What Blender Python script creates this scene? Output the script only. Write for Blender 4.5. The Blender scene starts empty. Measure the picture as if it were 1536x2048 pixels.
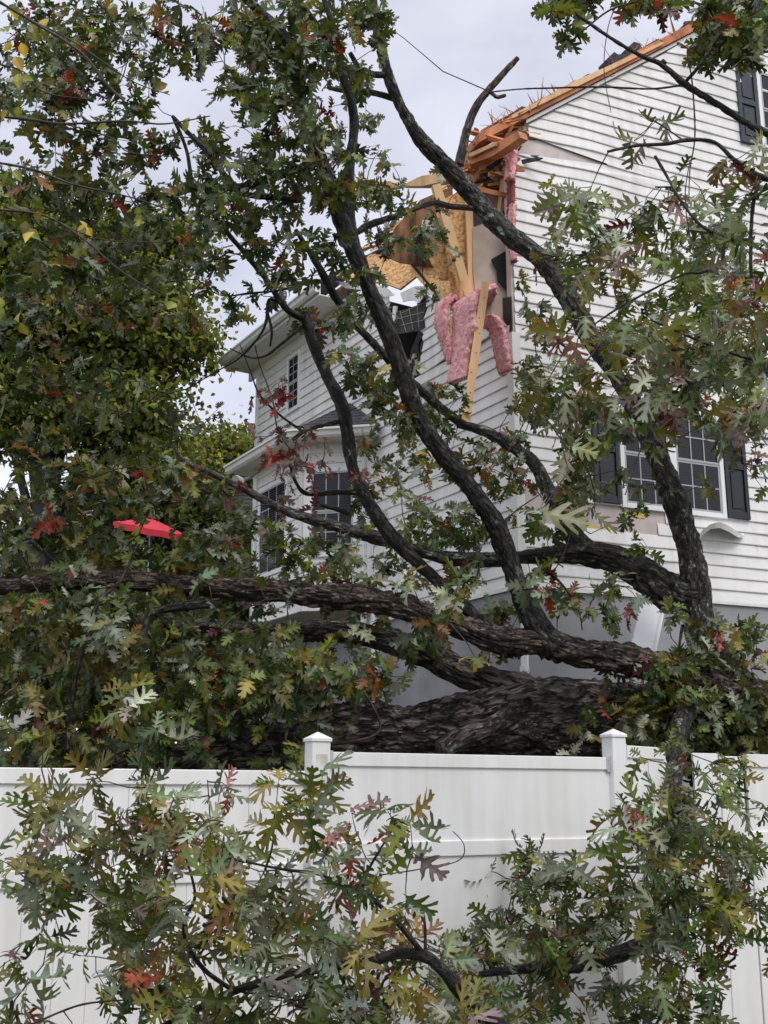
import bpy, math, random
import numpy as np
from mathutils import Vector
from mathutils.geometry import tessellate_polygon
from mathutils.kdtree import KDTree

random.seed(7); rng = np.random.default_rng(7)
sc = bpy.context.scene

# ------------------------------------------------------------------ camera, world, sun
F, HOR, CX, CY, EZ = 2300.0, 1595.0, 768.0, 1024.0, 1.55
TH = math.atan((HOR - CY) / F)
cam = bpy.data.cameras.new('camera'); camo = bpy.data.objects.new('camera', cam)
sc.collection.objects.link(camo); sc.camera = camo
camo.location = (0, 0, EZ); camo.rotation_euler = (math.pi/2 + TH, 0, 0)
cam.sensor_fit = 'VERTICAL'; cam.sensor_height = 24; cam.lens = 24*F/2048; cam.clip_end = 2000; cam.clip_start = .05
sc.render.resolution_x, sc.render.resolution_y = 768, 1024
sc.view_settings.view_transform = 'Standard'; sc.view_settings.look = 'None'
sc.view_settings.exposure = 0.14; sc.view_settings.gamma = 1
try:
    sc.cycles.use_denoising = True; sc.cycles.max_bounces = 6; sc.cycles.diffuse_bounces = 3
    sc.cycles.transparent_max_bounces = 4; sc.cycles.caustics_reflective = False
except Exception: pass

SUN_EL, SUN_AZ = math.radians(52), math.radians(150)      # behind the camera, to the right
w = bpy.data.worlds.new("World"); sc.world = w; w.use_nodes = True
nt = w.node_tree; nt.nodes.clear()
def N(t, **k):
    n = nt.nodes.new(t)
    for a, b in k.items():
        if a in n.inputs: n.inputs[a].default_value = b
        else: setattr(n, a, b)
    return n
sky = N('ShaderNodeTexSky'); sky.sky_type = 'NISHITA'; sky.sun_disc = False
sky.sun_elevation = SUN_EL; sky.sun_rotation = SUN_AZ
bg1 = N('ShaderNodeBackground', Strength=.05); nt.links.new(sky.outputs[0], bg1.inputs[0])
tc = N('ShaderNodeTexCoord'); mp = N('ShaderNodeMapping'); mp.inputs['Scale'].default_value = (1, 1, 2.2)
mp.inputs['Location'].default_value = (2.3, .6, .2)
nt.links.new(tc.outputs['Generated'], mp.inputs[0])
no = N('ShaderNodeTexNoise'); no.inputs['Scale'].default_value = 2.3; no.inputs['Detail'].default_value = 5
no.inputs['Roughness'].default_value = .5; no.inputs['Distortion'].default_value = .4
nt.links.new(mp.outputs[0], no.inputs['Vector'])
cr = N('ShaderNodeValToRGB'); nt.links.new(no.outputs['Fac'], cr.inputs[0])
cr.color_ramp.elements[0].position = .36; cr.color_ramp.elements[0].color = (.50, .495, .545, 1)
cr.color_ramp.elements[1].position = .66; cr.color_ramp.elements[1].color = (.94, .935, .98, 1)
e = cr.color_ramp.elements.new(.5); e.color = (.69, .68, .735, 1)
sx = N('ShaderNodeSeparateXYZ'); nt.links.new(tc.outputs['Generated'], sx.inputs[0])
mr = N('ShaderNodeMapRange'); mr.inputs['From Min'].default_value = .62; mr.inputs['From Max'].default_value = 1.0
mr.inputs['To Min'].default_value = 1.0; mr.inputs['To Max'].default_value = 2.7
nt.links.new(sx.outputs['Z'], mr.inputs[0])
bg2 = N('ShaderNodeBackground'); nt.links.new(cr.outputs[0], bg2.inputs[0]); nt.links.new(mr.outputs[0], bg2.inputs['Strength'])
ad = N('ShaderNodeAddShader'); out = N('ShaderNodeOutputWorld')
nt.links.new(bg1.outputs[0], ad.inputs[0]); nt.links.new(bg2.outputs[0], ad.inputs[1]); nt.links.new(ad.outputs[0], out.inputs[0])
sd = bpy.data.lights.new('sun', 'SUN'); sd.energy = 1.4; sd.angle = math.radians(25); sd.color = (1, .95, .88)
so = bpy.data.objects.new('sun', sd); sc.collection.objects.link(so)
so.rotation_euler = (math.pi/2 - SUN_EL, 0, math.pi - SUN_AZ)

# ------------------------------------------------------------------ projection helpers (pixel -> real point at distance Y)
cth, sth = math.cos(TH), math.sin(TH)
FWD = np.array([0, cth, sth])
def ray(px, py):
    u = (px-CX)/F; v = (CY-py)/F
    return np.array([u, cth - v*sth, sth + v*cth])
def P(px, py, Y):
    r = ray(px, py); return np.array([0, 0, EZ]) + r*(Y/r[1])
def onplane(px, py, O, n):
    r = ray(px, py); c = np.array([0, 0, EZ])
    return c + r*(np.dot(np.asarray(O)-c, n)/np.dot(r, n))
HYP = F/cth
A1 = math.atan((-650-CX)/HYP); A2 = math.atan((6300-CX)/HYP); AF = math.atan((5215-CX)/HYP)
D1 = np.array([math.sin(A1), math.cos(A1), 0]); D2 = np.array([math.sin(A2), math.cos(A2), 0])
N1 = np.array([-D1[1], D1[0], 0]); N2 = np.array([D2[1], -D2[0], 0])       # outward normals of the two facades
if N1[1] > 0: N1 = -N1
C0 = P(1040, 1172, 12.8); ZB = 3.87; UP = np.array([0, 0, 1.0])
OC = np.array([C0[0], C0[1], 0])
def WR(s, z, o=0): return OC + D2*s + N2*o + UP*z       # right (gable) wall coordinates
def WL(s, z, o=0): return OC + D1*s + N1*o + UP*z       # left wall coordinates
def LS(px, py, o=0):
    p = onplane(px, py, OC+N1*o, N1); return float(np.dot(p-OC, D1)), float(p[2])
def RS(px, py, o=0):
    p = onplane(px, py, OC+N2*o, N2); return float(np.dot(p-OC, D2)), float(p[2])

# ------------------------------------------------------------------ numeric noise
def _h(i, j, k):
    n = (i*374761393 + j*668265263 + k*2147483647 + 1274126177) & 0xffffffff
    n = ((n ^ (n >> 13))*1274126177) & 0xffffffff
    return ((n ^ (n >> 16)) & 0xffff)/65535.0
def noise(p):
    p = np.asarray(p, float); i = np.floor(p).astype(np.int64); f = p-i; f = f*f*(3-2*f)
    r = 0
    for dx in (0, 1):
        for dy in (0, 1):
            for dz in (0, 1):
                wgt = (f[:, 0] if dx else 1-f[:, 0])*(f[:, 1] if dy else 1-f[:, 1])*(f[:, 2] if dz else 1-f[:, 2])
                r = r + wgt*_h(i[:, 0]+dx, i[:, 1]+dy, i[:, 2]+dz)
    return r*2-1

# ------------------------------------------------------------------ materials
def mat(name, col=(.5, .5, .5), rough=.6, spec=.5, **k):
    m = bpy.data.materials.new(name); m.use_nodes = True
    b = m.node_tree.nodes['Principled BSDF']
    b.inputs['Base Color'].default_value = (*col, 1); b.inputs['Roughness'].default_value = rough
    b.inputs['Specular IOR Level'].default_value = spec
    for a, v in k.items(): b.inputs[a].default_value = v
    return m
def nodes(m): return m.node_tree, m.node_tree.nodes['Principled BSDF']
def tex_mat(name, c0, c1, scale=6, stretch=(1, 1, 1), rough=.6, bump=.0, detail=6, p0=.35, p1=.65, spec=.4, bdist=.01, coord='Object', c2=None):
    m = mat(name, c0, rough, spec); t, b = nodes(m)
    tcn = t.nodes.new('ShaderNodeTexCoord'); mpn = t.nodes.new('ShaderNodeMapping')
    mpn.inputs['Scale'].default_value = stretch; t.links.new(tcn.outputs[coord], mpn.inputs[0])
    n = t.nodes.new('ShaderNodeTexNoise'); n.inputs['Scale'].default_value = scale; n.inputs['Detail'].default_value = detail
    t.links.new(mpn.outputs[0], n.inputs['Vector'])
    r = t.nodes.new('ShaderNodeValToRGB'); t.links.new(n.outputs['Fac'], r.inputs[0])
    r.color_ramp.elements[0].position = p0; r.color_ramp.elements[0].color = (*c0, 1)
    r.color_ramp.elements[1].position = p1; r.color_ramp.elements[1].color = (*c1, 1)
    if c2:
        e = r.color_ramp.elements.new((p0+p1)/2); e.color = (*c2, 1)
    t.links.new(r.outputs[0], b.inputs['Base Color'])
    if bump:
        bp = t.nodes.new('ShaderNodeBump'); bp.inputs['Strength'].default_value = bump; bp.inputs['Distance'].default_value = bdist
        t.links.new(n.outputs['Fac'], bp.inputs['Height']); t.links.new(bp.outputs[0], b.inputs['Normal'])
    return m

def vinyl(name, base, dirt, amt=.5, vert=.35, sc_=1.6):
    m = mat(name, base, .42, .45); t, b = nodes(m)
    tcn = t.nodes.new('ShaderNodeTexCoord')
    def nz(s, st, d=5):
        mpn = t.nodes.new('ShaderNodeMapping'); mpn.inputs['Scale'].default_value = st; t.links.new(tcn.outputs['Object'], mpn.inputs[0])
        n = t.nodes.new('ShaderNodeTexNoise'); n.inputs['Scale'].default_value = s; n.inputs['Detail'].default_value = d
        t.links.new(mpn.outputs[0], n.inputs['Vector']); return n
    a = nz(sc_, (1, 1, .8)); c = nz(9, (1, 1, vert*.25), 4); g = nz(60, (1, 1, 1), 2)
    mm = t.nodes.new('ShaderNodeMath'); mm.operation = 'MULTIPLY'; t.links.new(a.outputs[0], mm.inputs[0]); t.links.new(c.outputs[0], mm.inputs[1])
    mr_ = t.nodes.new('ShaderNodeMapRange'); mr_.inputs['From Min'].default_value = .17; mr_.inputs['From Max'].default_value = .42
    mr_.inputs['To Max'].default_value = amt; t.links.new(mm.outputs[0], mr_.inputs[0])
    mx = t.nodes.new('ShaderNodeMixRGB'); mx.inputs[1].default_value = (*base, 1); mx.inputs[2].default_value = (*dirt, 1)
    t.links.new(mr_.outputs[0], mx.inputs[0]); t.links.new(mx.outputs[0], b.inputs['Base Color'])
    bp = t.nodes.new('ShaderNodeBump'); bp.inputs['Strength'].default_value = .12; bp.inputs['Distance'].default_value = .004
    t.links.new(a.outputs[0], bp.inputs['Height']); t.links.new(bp.outputs[0], b.inputs['Normal'])
    return m

def bark_mat(name, dark, mid, light, lichen=0.0, gloss=.55, sc_=1.0):
    m = mat(name, mid, gloss, .4); t, b = nodes(m)
    at = t.nodes.new('ShaderNodeAttribute'); at.attribute_name = 'bk'
    def mapn(st):
        mpn = t.nodes.new('ShaderNodeMapping'); mpn.inputs['Scale'].default_value = st; t.links.new(at.outputs['Vector'], mpn.inputs[0]); return mpn
    m1 = mapn((1, 1, .34)); m2 = mapn((1, 1, .7))
    n1 = t.nodes.new('ShaderNodeTexNoise'); n1.inputs['Scale'].default_value = 26*sc_; n1.inputs['Detail'].default_value = 8; n1.inputs['Roughness'].default_value = .65; n1.inputs['Distortion'].default_value = .6
    t.links.new(m1.outputs[0], n1.inputs['Vector'])
    vo = t.nodes.new('ShaderNodeTexVoronoi'); vo.feature = 'DISTANCE_TO_EDGE'; vo.inputs['Scale'].default_value = 22*sc_
    wn = t.nodes.new('ShaderNodeMixRGB'); wn.inputs[0].default_value = .14; t.links.new(m1.outputs[0], wn.inputs[1]); t.links.new(n1.outputs['Color'], wn.inputs[2])
    t.links.new(wn.outputs[0], vo.inputs['Vector'])
    n3 = t.nodes.new('ShaderNodeTexNoise'); n3.inputs['Scale'].default_value = 3.2; n3.inputs['Detail'].default_value = 4; t.links.new(m2.outputs[0], n3.inputs['Vector'])
    r = t.nodes.new('ShaderNodeValToRGB'); t.links.new(n1.outputs['Fac'], r.inputs[0])
    r.color_ramp.elements[0].position = .36; r.color_ramp.elements[0].color = (*dark, 1)
    r.color_ramp.elements[1].position = .70; r.color_ramp.elements[1].color = (*light, 1)
    e = r.color_ramp.elements.new(.52); e.color = (*mid, 1)
    cm = t.nodes.new('ShaderNodeMapRange'); cm.inputs['From Max'].default_value = .11; cm.inputs['To Min'].default_value = .10; t.links.new(vo.outputs['Distance'], cm.inputs[0])
    mu = t.nodes.new('ShaderNodeMixRGB'); mu.blend_type = 'MULTIPLY'; mu.inputs[0].default_value = .9
    t.links.new(r.outputs[0], mu.inputs[1]); t.links.new(cm.outputs[0], mu.inputs[2])
    big = t.nodes.new('ShaderNodeMapRange'); big.inputs['From Min'].default_value = .3; big.inputs['From Max'].default_value = .7; big.inputs['To Min'].default_value = .55; big.inputs['To Max'].default_value = 1.25
    t.links.new(n3.outputs['Fac'], big.inputs[0])
    mu2 = t.nodes.new('ShaderNodeMixRGB'); mu2.blend_type = 'MULTIPLY'; mu2.inputs[0].default_value = 1
    t.links.new(mu.outputs[0], mu2.inputs[1]); t.links.new(big.outputs[0], mu2.inputs[2])
    last = mu2
    if lichen:
        n4 = t.nodes.new('ShaderNodeTexNoise'); n4.inputs['Scale'].default_value = 9; n4.inputs['Detail'].default_value = 7; n4.inputs['Roughness'].default_value = .7
        t.links.new(m2.outputs[0], n4.inputs['Vector'])
        lm = t.nodes.new('ShaderNodeMapRange'); lm.inputs['From Min'].default_value = .66-lichen*.12; lm.inputs['From Max'].default_value = .70-lichen*.12
        t.links.new(n4.outputs['Fac'], lm.inputs[0])
        ml = t.nodes.new('ShaderNodeMixRGB'); ml.inputs[2].default_value = (.24, .29, .21, 1); t.links.new(lm.outputs[0], ml.inputs[0]); t.links.new(mu2.outputs[0], ml.inputs[1]); last = ml
    t.links.new(last.outputs[0], b.inputs['Base Color'])
    ha = t.nodes.new('ShaderNodeMath'); ha.operation = 'ADD'; t.links.new(n1.outputs['Fac'], ha.inputs[0]); t.links.new(cm.outputs[0], ha.inputs[1])
    bp = t.nodes.new('ShaderNodeBump'); bp.inputs['Strength'].default_value = 1.0; bp.inputs['Distance'].default_value = .022/sc_
    t.links.new(ha.outputs[0], bp.inputs['Height']); t.links.new(bp.outputs[0], b.inputs['Normal'])
    return m

def leaf_mat(name, rough=.42, trans=.25):
    m = mat(name, (.1, .1, .05), rough, .42); t, b = nodes(m)
    at = t.nodes.new('ShaderNodeAttribute'); at.attribute_name = 'lc'
    t.links.new(at.outputs['Color'], b.inputs['Base Color'])
    tr = t.nodes.new('ShaderNodeBsdfTranslucent'); hs = t.nodes.new('ShaderNodeMixRGB'); hs.blend_type = 'MULTIPLY'; hs.inputs[0].default_value = 1
    hs.inputs[2].default_value = (1.3, 1.25, .7, 1); t.links.new(at.outputs['Color'], hs.inputs[1]); t.links.new(hs.outputs[0], tr.inputs[0])
    mx = t.nodes.new('ShaderNodeMixShader'); mx.inputs[0].default_value = trans
    o = t.nodes['Material Output']; t.links.new(b.outputs[0], mx.inputs[1]); t.links.new(tr.outputs[0], mx.inputs[2]); t.links.new(mx.outputs[0], o.inputs[0])
    return m

M = {}
M['siding'] = vinyl('white_siding', (.78, .77, .76), (.52, .50, .47), .55, .5, 1.1)
M['trim'] = vinyl('white_trim', (.78, .78, .77), (.5, .5, .46), .4)
M['fence'] = vinyl('white_fence_vinyl', (.80, .795, .785), (.55, .54, .48), .5, .4, 1.3)
M['found'] = tex_mat('grey_foundation_paint', (.25, .255, .27), (.33, .33, .345), 2.2, rough=.8, bump=.15, bdist=.003)
M['shutter'] = mat('black_shutter_paint', (.012, .013, .016), .35)
M['upper_shutter'] = mat('slate_shutter_paint', (.022, .027, .038), .4)
M['glass'] = mat('window_glass', (.012, .013, .016), .08, .4)
M['blind'] = tex_mat('window_blind', (.010, .010, .012), (.022, .022, .026), 3, (1, 1, 30), .5)
M['frame'] = mat('white_frame', (.80, .80, .80), .35)
M['board'] = mat('bright_white_board', (.88, .88, .88), .35)
M['muntin'] = mat('grey_muntin', (.38, .39, .4), .4)
M['shingle'] = tex_mat('dark_shingle', (.018, .019, .024), (.06, .062, .07), 30, rough=.85, bump=.5)
M['wood'] = tex_mat('fresh_lumber', (.52, .30, .13), (.76, .50, .27), 5, (1, 1, .12), .65, .15, p0=.3, p1=.7)
M['redwood'] = tex_mat('wet_orange_lumber', (.28, .085, .03), (.62, .24, .09), 4, (1, 1, .5), .6, .4, p0=.32, p1=.62)
M['osb'] = tex_mat('osb_sheathing', (.30, .14, .05), (.74, .46, .20), 24, (1, 1, 1), .7, .2, 8, .34, .60, c2=(.58, .32, .12))
M['drywall'] = tex_mat('tan_wallboard', (.42, .33, .27), (.56, .47, .40), 3, rough=.8)
M['white_board'] = tex_mat('grey_white_wallboard', (.45, .43, .42), (.62, .60, .59), 4, rough=.8)
M['dark'] = mat('dark_interior_shade', (.012, .011, .012), .9)  # near-black colour stands for the shade inside the torn house
M['brown'] = tex_mat('dark_torn_wood', (.06, .025, .012), (.28, .13, .06), 9, (1, 1, .4), .8, .5)
M['hole_dark'] = tex_mat('darkened_hole_board', (.03, .026, .022), (.075, .065, .055), 6, rough=.8)  # board colour darkened so the hole in the left wall looks black
M['pink'] = tex_mat('pink_insulation', (.62, .25, .26), (.88, .52, .52), 18, rough=.95, bump=.9, bdist=.03, p0=.3, p1=.7)
M['kraft'] = tex_mat('red_brown_facing', (.16, .035, .025), (.30, .07, .05), 8, rough=.7, bump=.3)
M['wrap'] = tex_mat('pinkish_sheathing', (.50, .42, .41), (.64, .56, .54), 3, rough=.75)
M['tape'] = mat('yellow_tape', (.62, .50, .08), .5)
M['umb'] = tex_mat('red_canvas', (.42, .02, .035), (.54, .03, .055), 4, rough=.8)
M['metal'] = mat('grey_metal', (.32, .33, .34), .4, .5, Metallic=.6)
M['steel'] = mat('bracket_metal', (.52, .52, .53), .45, .5, Metallic=.3)
M['orange'] = tex_mat('orange_board', (.55, .2, .06), (.75, .33, .13), 5, rough=.7)
M['ground'] = tex_mat('ground_grass_soil', (.03, .045, .015), (.09, .085, .04), 8, rough=.95, bump=.6, bdist=.05)
M['bark'] = bark_mat('brown_ridged_bark', (.012, .008, .006), (.095, .065, .048), (.40, .31, .24), .0)
M['trunkbark'] = bark_mat('grey_brown_ridged_bark', (.012, .009, .008), (.10, .08, .067), (.42, .35, .29), .15, sc_=.6)
M['lichbark'] = bark_mat('lichen_bark', (.007, .006, .006), (.036, .028, .023), (.17, .13, .10), .8)
M['darkbark'] = bark_mat('wet_backlit_bark', (.004, .004, .004), (.022, .018, .015), (.095, .078, .064), .3, .5)  # wet bark, colour darkened to look almost black against the sky
M['twig'] = tex_mat('dark_twig_bark', (.02, .015, .012), (.07, .05, .04), 12, rough=.7)
M['leaf'] = leaf_mat('oak_leaf', .40, .28)
M['farleaf'] = leaf_mat('distant_leaf', .6, .42)

# ------------------------------------------------------------------ object helpers
COL = sc.collection
def tag(o, label=None, cat=None, group=None, kind=None):
    if label: o['label'] = label
    if cat: o['category'] = cat
    if group: o['group'] = group
    if kind: o['kind'] = kind
    return o
def thing(name, loc, label, cat, group=None):
    o = bpy.data.objects.new(name, None); COL.objects.link(o); o.location = tuple(loc); o.empty_display_size = .1
    return tag(o, label, cat, group)
def link(o, parent):
    COL.objects.link(o)
    if parent is not None:
        q = parent; off = Vector((0, 0, 0))
        while q is not None: off += Vector(q.location); q = q.parent
        o.parent = parent; o.location = -off        # mesh data stays in world coordinates
def npmesh(name, V, T, m, parent=None, smooth=False, attrs=None, quads=False):
    me = bpy.data.meshes.new(name); V = np.asarray(V, np.float32); T = np.asarray(T, np.int32)
    k = T.shape[1]
    me.vertices.add(len(V)); me.vertices.foreach_set('co', V.ravel())
    me.loops.add(T.size); me.loops.foreach_set('vertex_index', T.ravel())
    me.polygons.add(len(T)); me.polygons.foreach_set('loop_start', np.arange(0, T.size, k, dtype=np.int32))
    me.polygons.foreach_set('use_smooth', np.full(len(T), smooth))
    me.update(calc_edges=True)
    for an, (ty, arr) in (attrs or {}).items():
        a = me.attributes.new(an, ty, 'POINT')
        a.data.foreach_set('color' if 'COLOR' in ty else 'vector', np.asarray(arr, np.float32).ravel())
    me.materials.append(m); o = bpy.data.objects.new(name, me); link(o, parent); return o
class MB:
    def __init__(s): s.v = []; s.f = []
    def add(s, vs, fs):
        b = len(s.v); s.v += [tuple(map(float, x)) for x in vs]; s.f += [tuple(i+b for i in q) for q in fs]; return s
    def box(s, O, ax, ay, az):       # corner + three edge vectors
        O, ax, ay, az = map(np.asarray, (O, ax, ay, az))
        vs = [O, O+ax, O+ax+ay, O+ay, O+az, O+ax+az, O+ax+ay+az, O+ay+az]
        return s.add(vs, [(3, 2, 1, 0), (4, 5, 6, 7), (0, 1, 5, 4), (1, 2, 6, 5), (2, 3, 7, 6), (3, 0, 4, 7)])
    def prism(s, pts, vec):          # planar polygon extruded
        n = len(pts); vec = np.asarray(vec); a = [np.asarray(p) for p in pts]
        return s.add(a+[p+vec for p in a], [tuple(range(n)), tuple(range(2*n-1, n-1, -1))]+[(i, (i+1) % n, n+(i+1) % n, n+i)[::-1] for i in range(n)])
    def tube(s, a, b, r0, r1=None, seg=8, caps=True):
        a, b = np.asarray(a, float), np.asarray(b, float); r1 = r0 if r1 is None else r1
        d = b-a; d /= np.linalg.norm(d)+1e-9; u = np.cross(d, [0, 0, 1.0]); u = u if np.linalg.norm(u) > 1e-3 else np.array([1., 0, 0]); u /= np.linalg.norm(u); v = np.cross(d, u)
        vs = [a+(u*math.cos(t)+v*math.sin(t))*r0 for t in np.arange(seg)*2*math.pi/seg]+[b+(u*math.cos(t)+v*math.sin(t))*r1 for t in np.arange(seg)*2*math.pi/seg]
        fs = [(i, (i+1) % seg, seg+(i+1) % seg, seg+i) for i in range(seg)]
        if caps: fs += [tuple(range(seg))[::-1], tuple(range(seg, 2*seg))]
        return s.add(vs, fs)
    def build(s, name, m, parent=None, bevel=0, smooth=False):
        me = bpy.data.meshes.new(name); me.from_pydata(s.v, [], s.f); me.update(); me.materials.append(m)
        if smooth: me.polygons.foreach_set('use_smooth', [True]*len(me.polygons))
        o = bpy.data.objects.new(name, me); link(o, parent)
        if bevel:
            b = o.modifiers.new('bevel', 'BEVEL'); b.width = bevel; b.segments = 2; b.limit_method = 'ANGLE'
        return o
def plate(name, pix, O, n, th, m, parent, bevel=0):
    """a flat board whose outline is given by picture points laid on the plane (O, n), with real thickness behind it"""
    n = np.asarray(n, float)/np.linalg.norm(n)
    pts = [onplane(x, y, O, n) for x, y in pix]
    return MB().prism(pts, -n*th).build(name, m, parent, bevel)

# ------------------------------------------------------------------ ground
gm = MB(); gx = [-400, -60, -25, -12, -6, 0, 6, 12, 25, 60, 400]
gy = [-60, -5, 4, 8, 9.3, 10.2, 11, 13, 18, 30, 60, 400, 1200]
def gz(y): return float(np.interp(y, [8, 9.3, 11, 13, 30], [-.42, -.4, 1.5, 1.9, 2.0]))
vs = [(x, y, gz(y)+ (0 if y < 9 else .15*math.sin(x*.7+y))) for y in gy for x in gx]
# the fence runs obliquely: shift the bank so it stays behind it
vs = [(x, y+(0.534*x if 4 < y < 60 and abs(x) < 13 else (0.534*math.copysign(12, x) if 4 < y < 60 else 0)), z) for x, y, z in vs]
nx = len(gx)
gm.add(vs, [(j*nx+i, j*nx+i+1, (j+1)*nx+i+1, (j+1)*nx+i) for j in range(len(gy)-1) for i in range(nx-1)])
tag(gm.build('ground', M['ground']), kind='structure')

# ------------------------------------------------------------------ fence
DF = np.array([math.sin(AF), math.cos(AF), 0]); NF = np.array([DF[1], -DF[0], 0])
OF = P(635, 1503, 7.6); OF[2] = 0
def WF(s, z, o=0): return OF + DF*s + NF*o + UP*z
fence = thing('vinyl_fence', WF(0, 0), 'white vinyl privacy fence crossing the foreground, smashed at its right end by an oak limb', 'fence')
def post(s, zt):
    b = MB(); h = .0635
    b.box(WF(s-h, -.42, h), DF*2*h, -NF*2*h, UP*(zt+.42)); p = b.build('post', M['fence'], fence, .004)
    c = MB(); h = .072; z = zt
    base = [WF(s-h, z, h), WF(s+h, z, h), WF(s+h, z, -h), WF(s-h, z, -h)]; top = [q+UP*.022 for q in base]
    c.add(base+top+[WF(s, z+.066, 0)], [(3, 2, 1, 0), (0, 1, 5, 4), (1, 2, 6, 5), (2, 3, 7, 6), (3, 0, 4, 7), (4, 5, 8), (5, 6, 8), (6, 7, 8), (7, 4, 8)])
    c.build('post_cap', M['fence'], p, .003)
def boards(s0, s1, z0, z1, wd=.245, lean=None, name='panel', g=.0022):
    b = MB(); s = s0; i = 0
    while s < s1-.01:
        e_ = min(s+wd, s1)
        jo = .0015*math.sin(i*2.3)
        f0 = [WF(s+g, z0, .011+jo), WF(e_-g, z0, .011+jo), WF(e_-g, z1, .011+jo), WF(s+g, z1, .011+jo)]
        b.prism(f0, -NF*.022); s = e_; i += 1
    b.box(WF(s0, z0, .004), DF*(s1-s0), -NF*.008, UP*(z1-z0-.004))
    return b.build(name, M['fence'], fence, .0015)
def rail(s0, s1, z, h=.09, sl=0.0):
    b = MB(); t = .026
    b.prism([WF(s0, z-h, t), WF(s1, z-h+sl, t), WF(s1, z+sl, t), WF(s0, z, t)], -NF*2*t); return b.build('rail', M['fence'], fence, .005)
def bracket(s, z, side, h=.09):
    b = MB(); x0 = s+side*.0635
    b.box(WF(min(x0, x0+side*.035), z-h-.012, .031), DF*.035, -NF*.004, UP*(h+.02))
    b.box(WF(min(x0, x0+side*.035), z-h-.014, .031), DF*.035, -NF*.06, UP*.003)
    for dz in (.02, .045, .075):
        b.tube(WF(x0+side*.018, z-dz, .031), WF(x0+side*.018, z-dz, .035), .005)
    b.build('bracket', M['steel'], fence)
def rivet(pts):
    b = MB()
    for s, z in pts: MB().tube(WF(s, z, .026), WF(s, z, .029), .006).build('screw', M['metal'], fence)
SP = 2.43
# left (lower) section, middle section, broken right section
for k in range(0, 4):
    a = -SP*(k+1)+.06; bb = -SP*k-.06; dz = -.135 if k else -.13
    dz -= .06*k
    boards(a, bb, -.34, 1.80+dz, .19); rail(a, bb, 1.845+dz); rail(a, bb, 1.285+dz, .1); rail(a, bb, -.26, .09)
    bracket(-SP*k, 1.845+dz, -1); bracket(-SP*k, 1.285+dz, -1, .1)
    if k < 3: post(-SP*(k+1), 1.78+dz)
post(0, 1.90); post(SP, 1.985)
boards(.06, SP-.06, -.34, 1.80, 2.4, g=.0); rail(.06, SP-.06, 1.838); rail(.06, SP-.06, 1.268, .1); rail(.06, SP-.06, -.26)
bracket(0, 1.838, 1); bracket(SP, 1.838, -1); bracket(SP, 1.268, -1, .1)
rivet([(.13, 1.80), (.13, 1.765)])
# section the limb broke through
bs = SP+.065
r1 = rail(bs, bs+.40, 1.93, .09, -.012); bracket(SP, 1.93, 1)
rail(bs, bs+.38, 1.34, .1)
boards(bs, bs+.42, -.34, 1.89)
b = MB()      # board bent outwards round the limb
pts = []
for i in range(9):
    t = i/8; pts.append((bs+.42+.03*math.sin(t*3.1)+.055*math.sin(t*math.pi), .9+t*.93, .011+.07*math.sin(t*math.pi)))
for i in range(8):
    s0_, z0_, o0_ = pts[i]; s1_, z1_, o1_ = pts[i+1]
    b.add([WF(bs+.41, z0_, .0), WF(s0_, z0_, o0_), WF(s1_, z1_, o1_), WF(bs+.41, z1_, 0)], [(0, 1, 2, 3)])
    b.add([WF(bs+.41, z0_, -.01), WF(s0_, z0_, o0_-.01), WF(s1_, z1_, o1_-.01), WF(bs+.41, z1_, -.01)], [(3, 2, 1, 0)])
b.build('bent_board', M['fence'], fence, 0, True)
def loose(s0, wd, z1, lean, o=0.0, z0=-.34):
    b = MB(); f0 = [WF(s0-lean, z0, .02+o), WF(s0+wd-lean, z0, .02+o), WF(s0+wd, z1, .02+o), WF(s0, z1, .02+o)]
    b.prism(f0, -NF*.022); b.build('loose_board', M['fence'], fence, .003)
loose(SP+.755, .255, 1.885, .01); loose(SP+1.02, .235, 1.865, .05, .012)
loose(bs+.421, .165, 1.18, .0, -.012); loose(bs+.59, .098, 1.02, .0, -.012); loose(SP+1.235, .07, 1.22, .0, -.02)
rail(bs+.38, SP+.76, 1.10, .10)
s5 = SP+1.31
boards(s5, SP*2-.06, -.34, 1.84, .5, g=.001); rail(s5, SP*2-.06, 1.885, .1)
rail(SP+.76, SP*2-.06, 1.29, .1); rail(bs, SP*2-.06, -.26)
bb = SP*2-.12
boards(bb+.06, bb+SP-.06, -.34, 1.86); rail(bb+.06, bb+SP-.06, 1.9, .09); rail(bb+.06, bb+SP-.06, 1.31, .1)
for dx in (): pass
# algae stain patch on the first post is part of its dirt
st = MB(); st.box(WF(-.04, 1.62, .0655), DF*.082, -NF*.002, UP*.20)
st.build('algae_stain', tex_mat('algae_stain', (.72, .71, .68), (.50, .49, .36), 14, (1, 1, .5), .7, p0=.38, p1=.62), fence)

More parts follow.
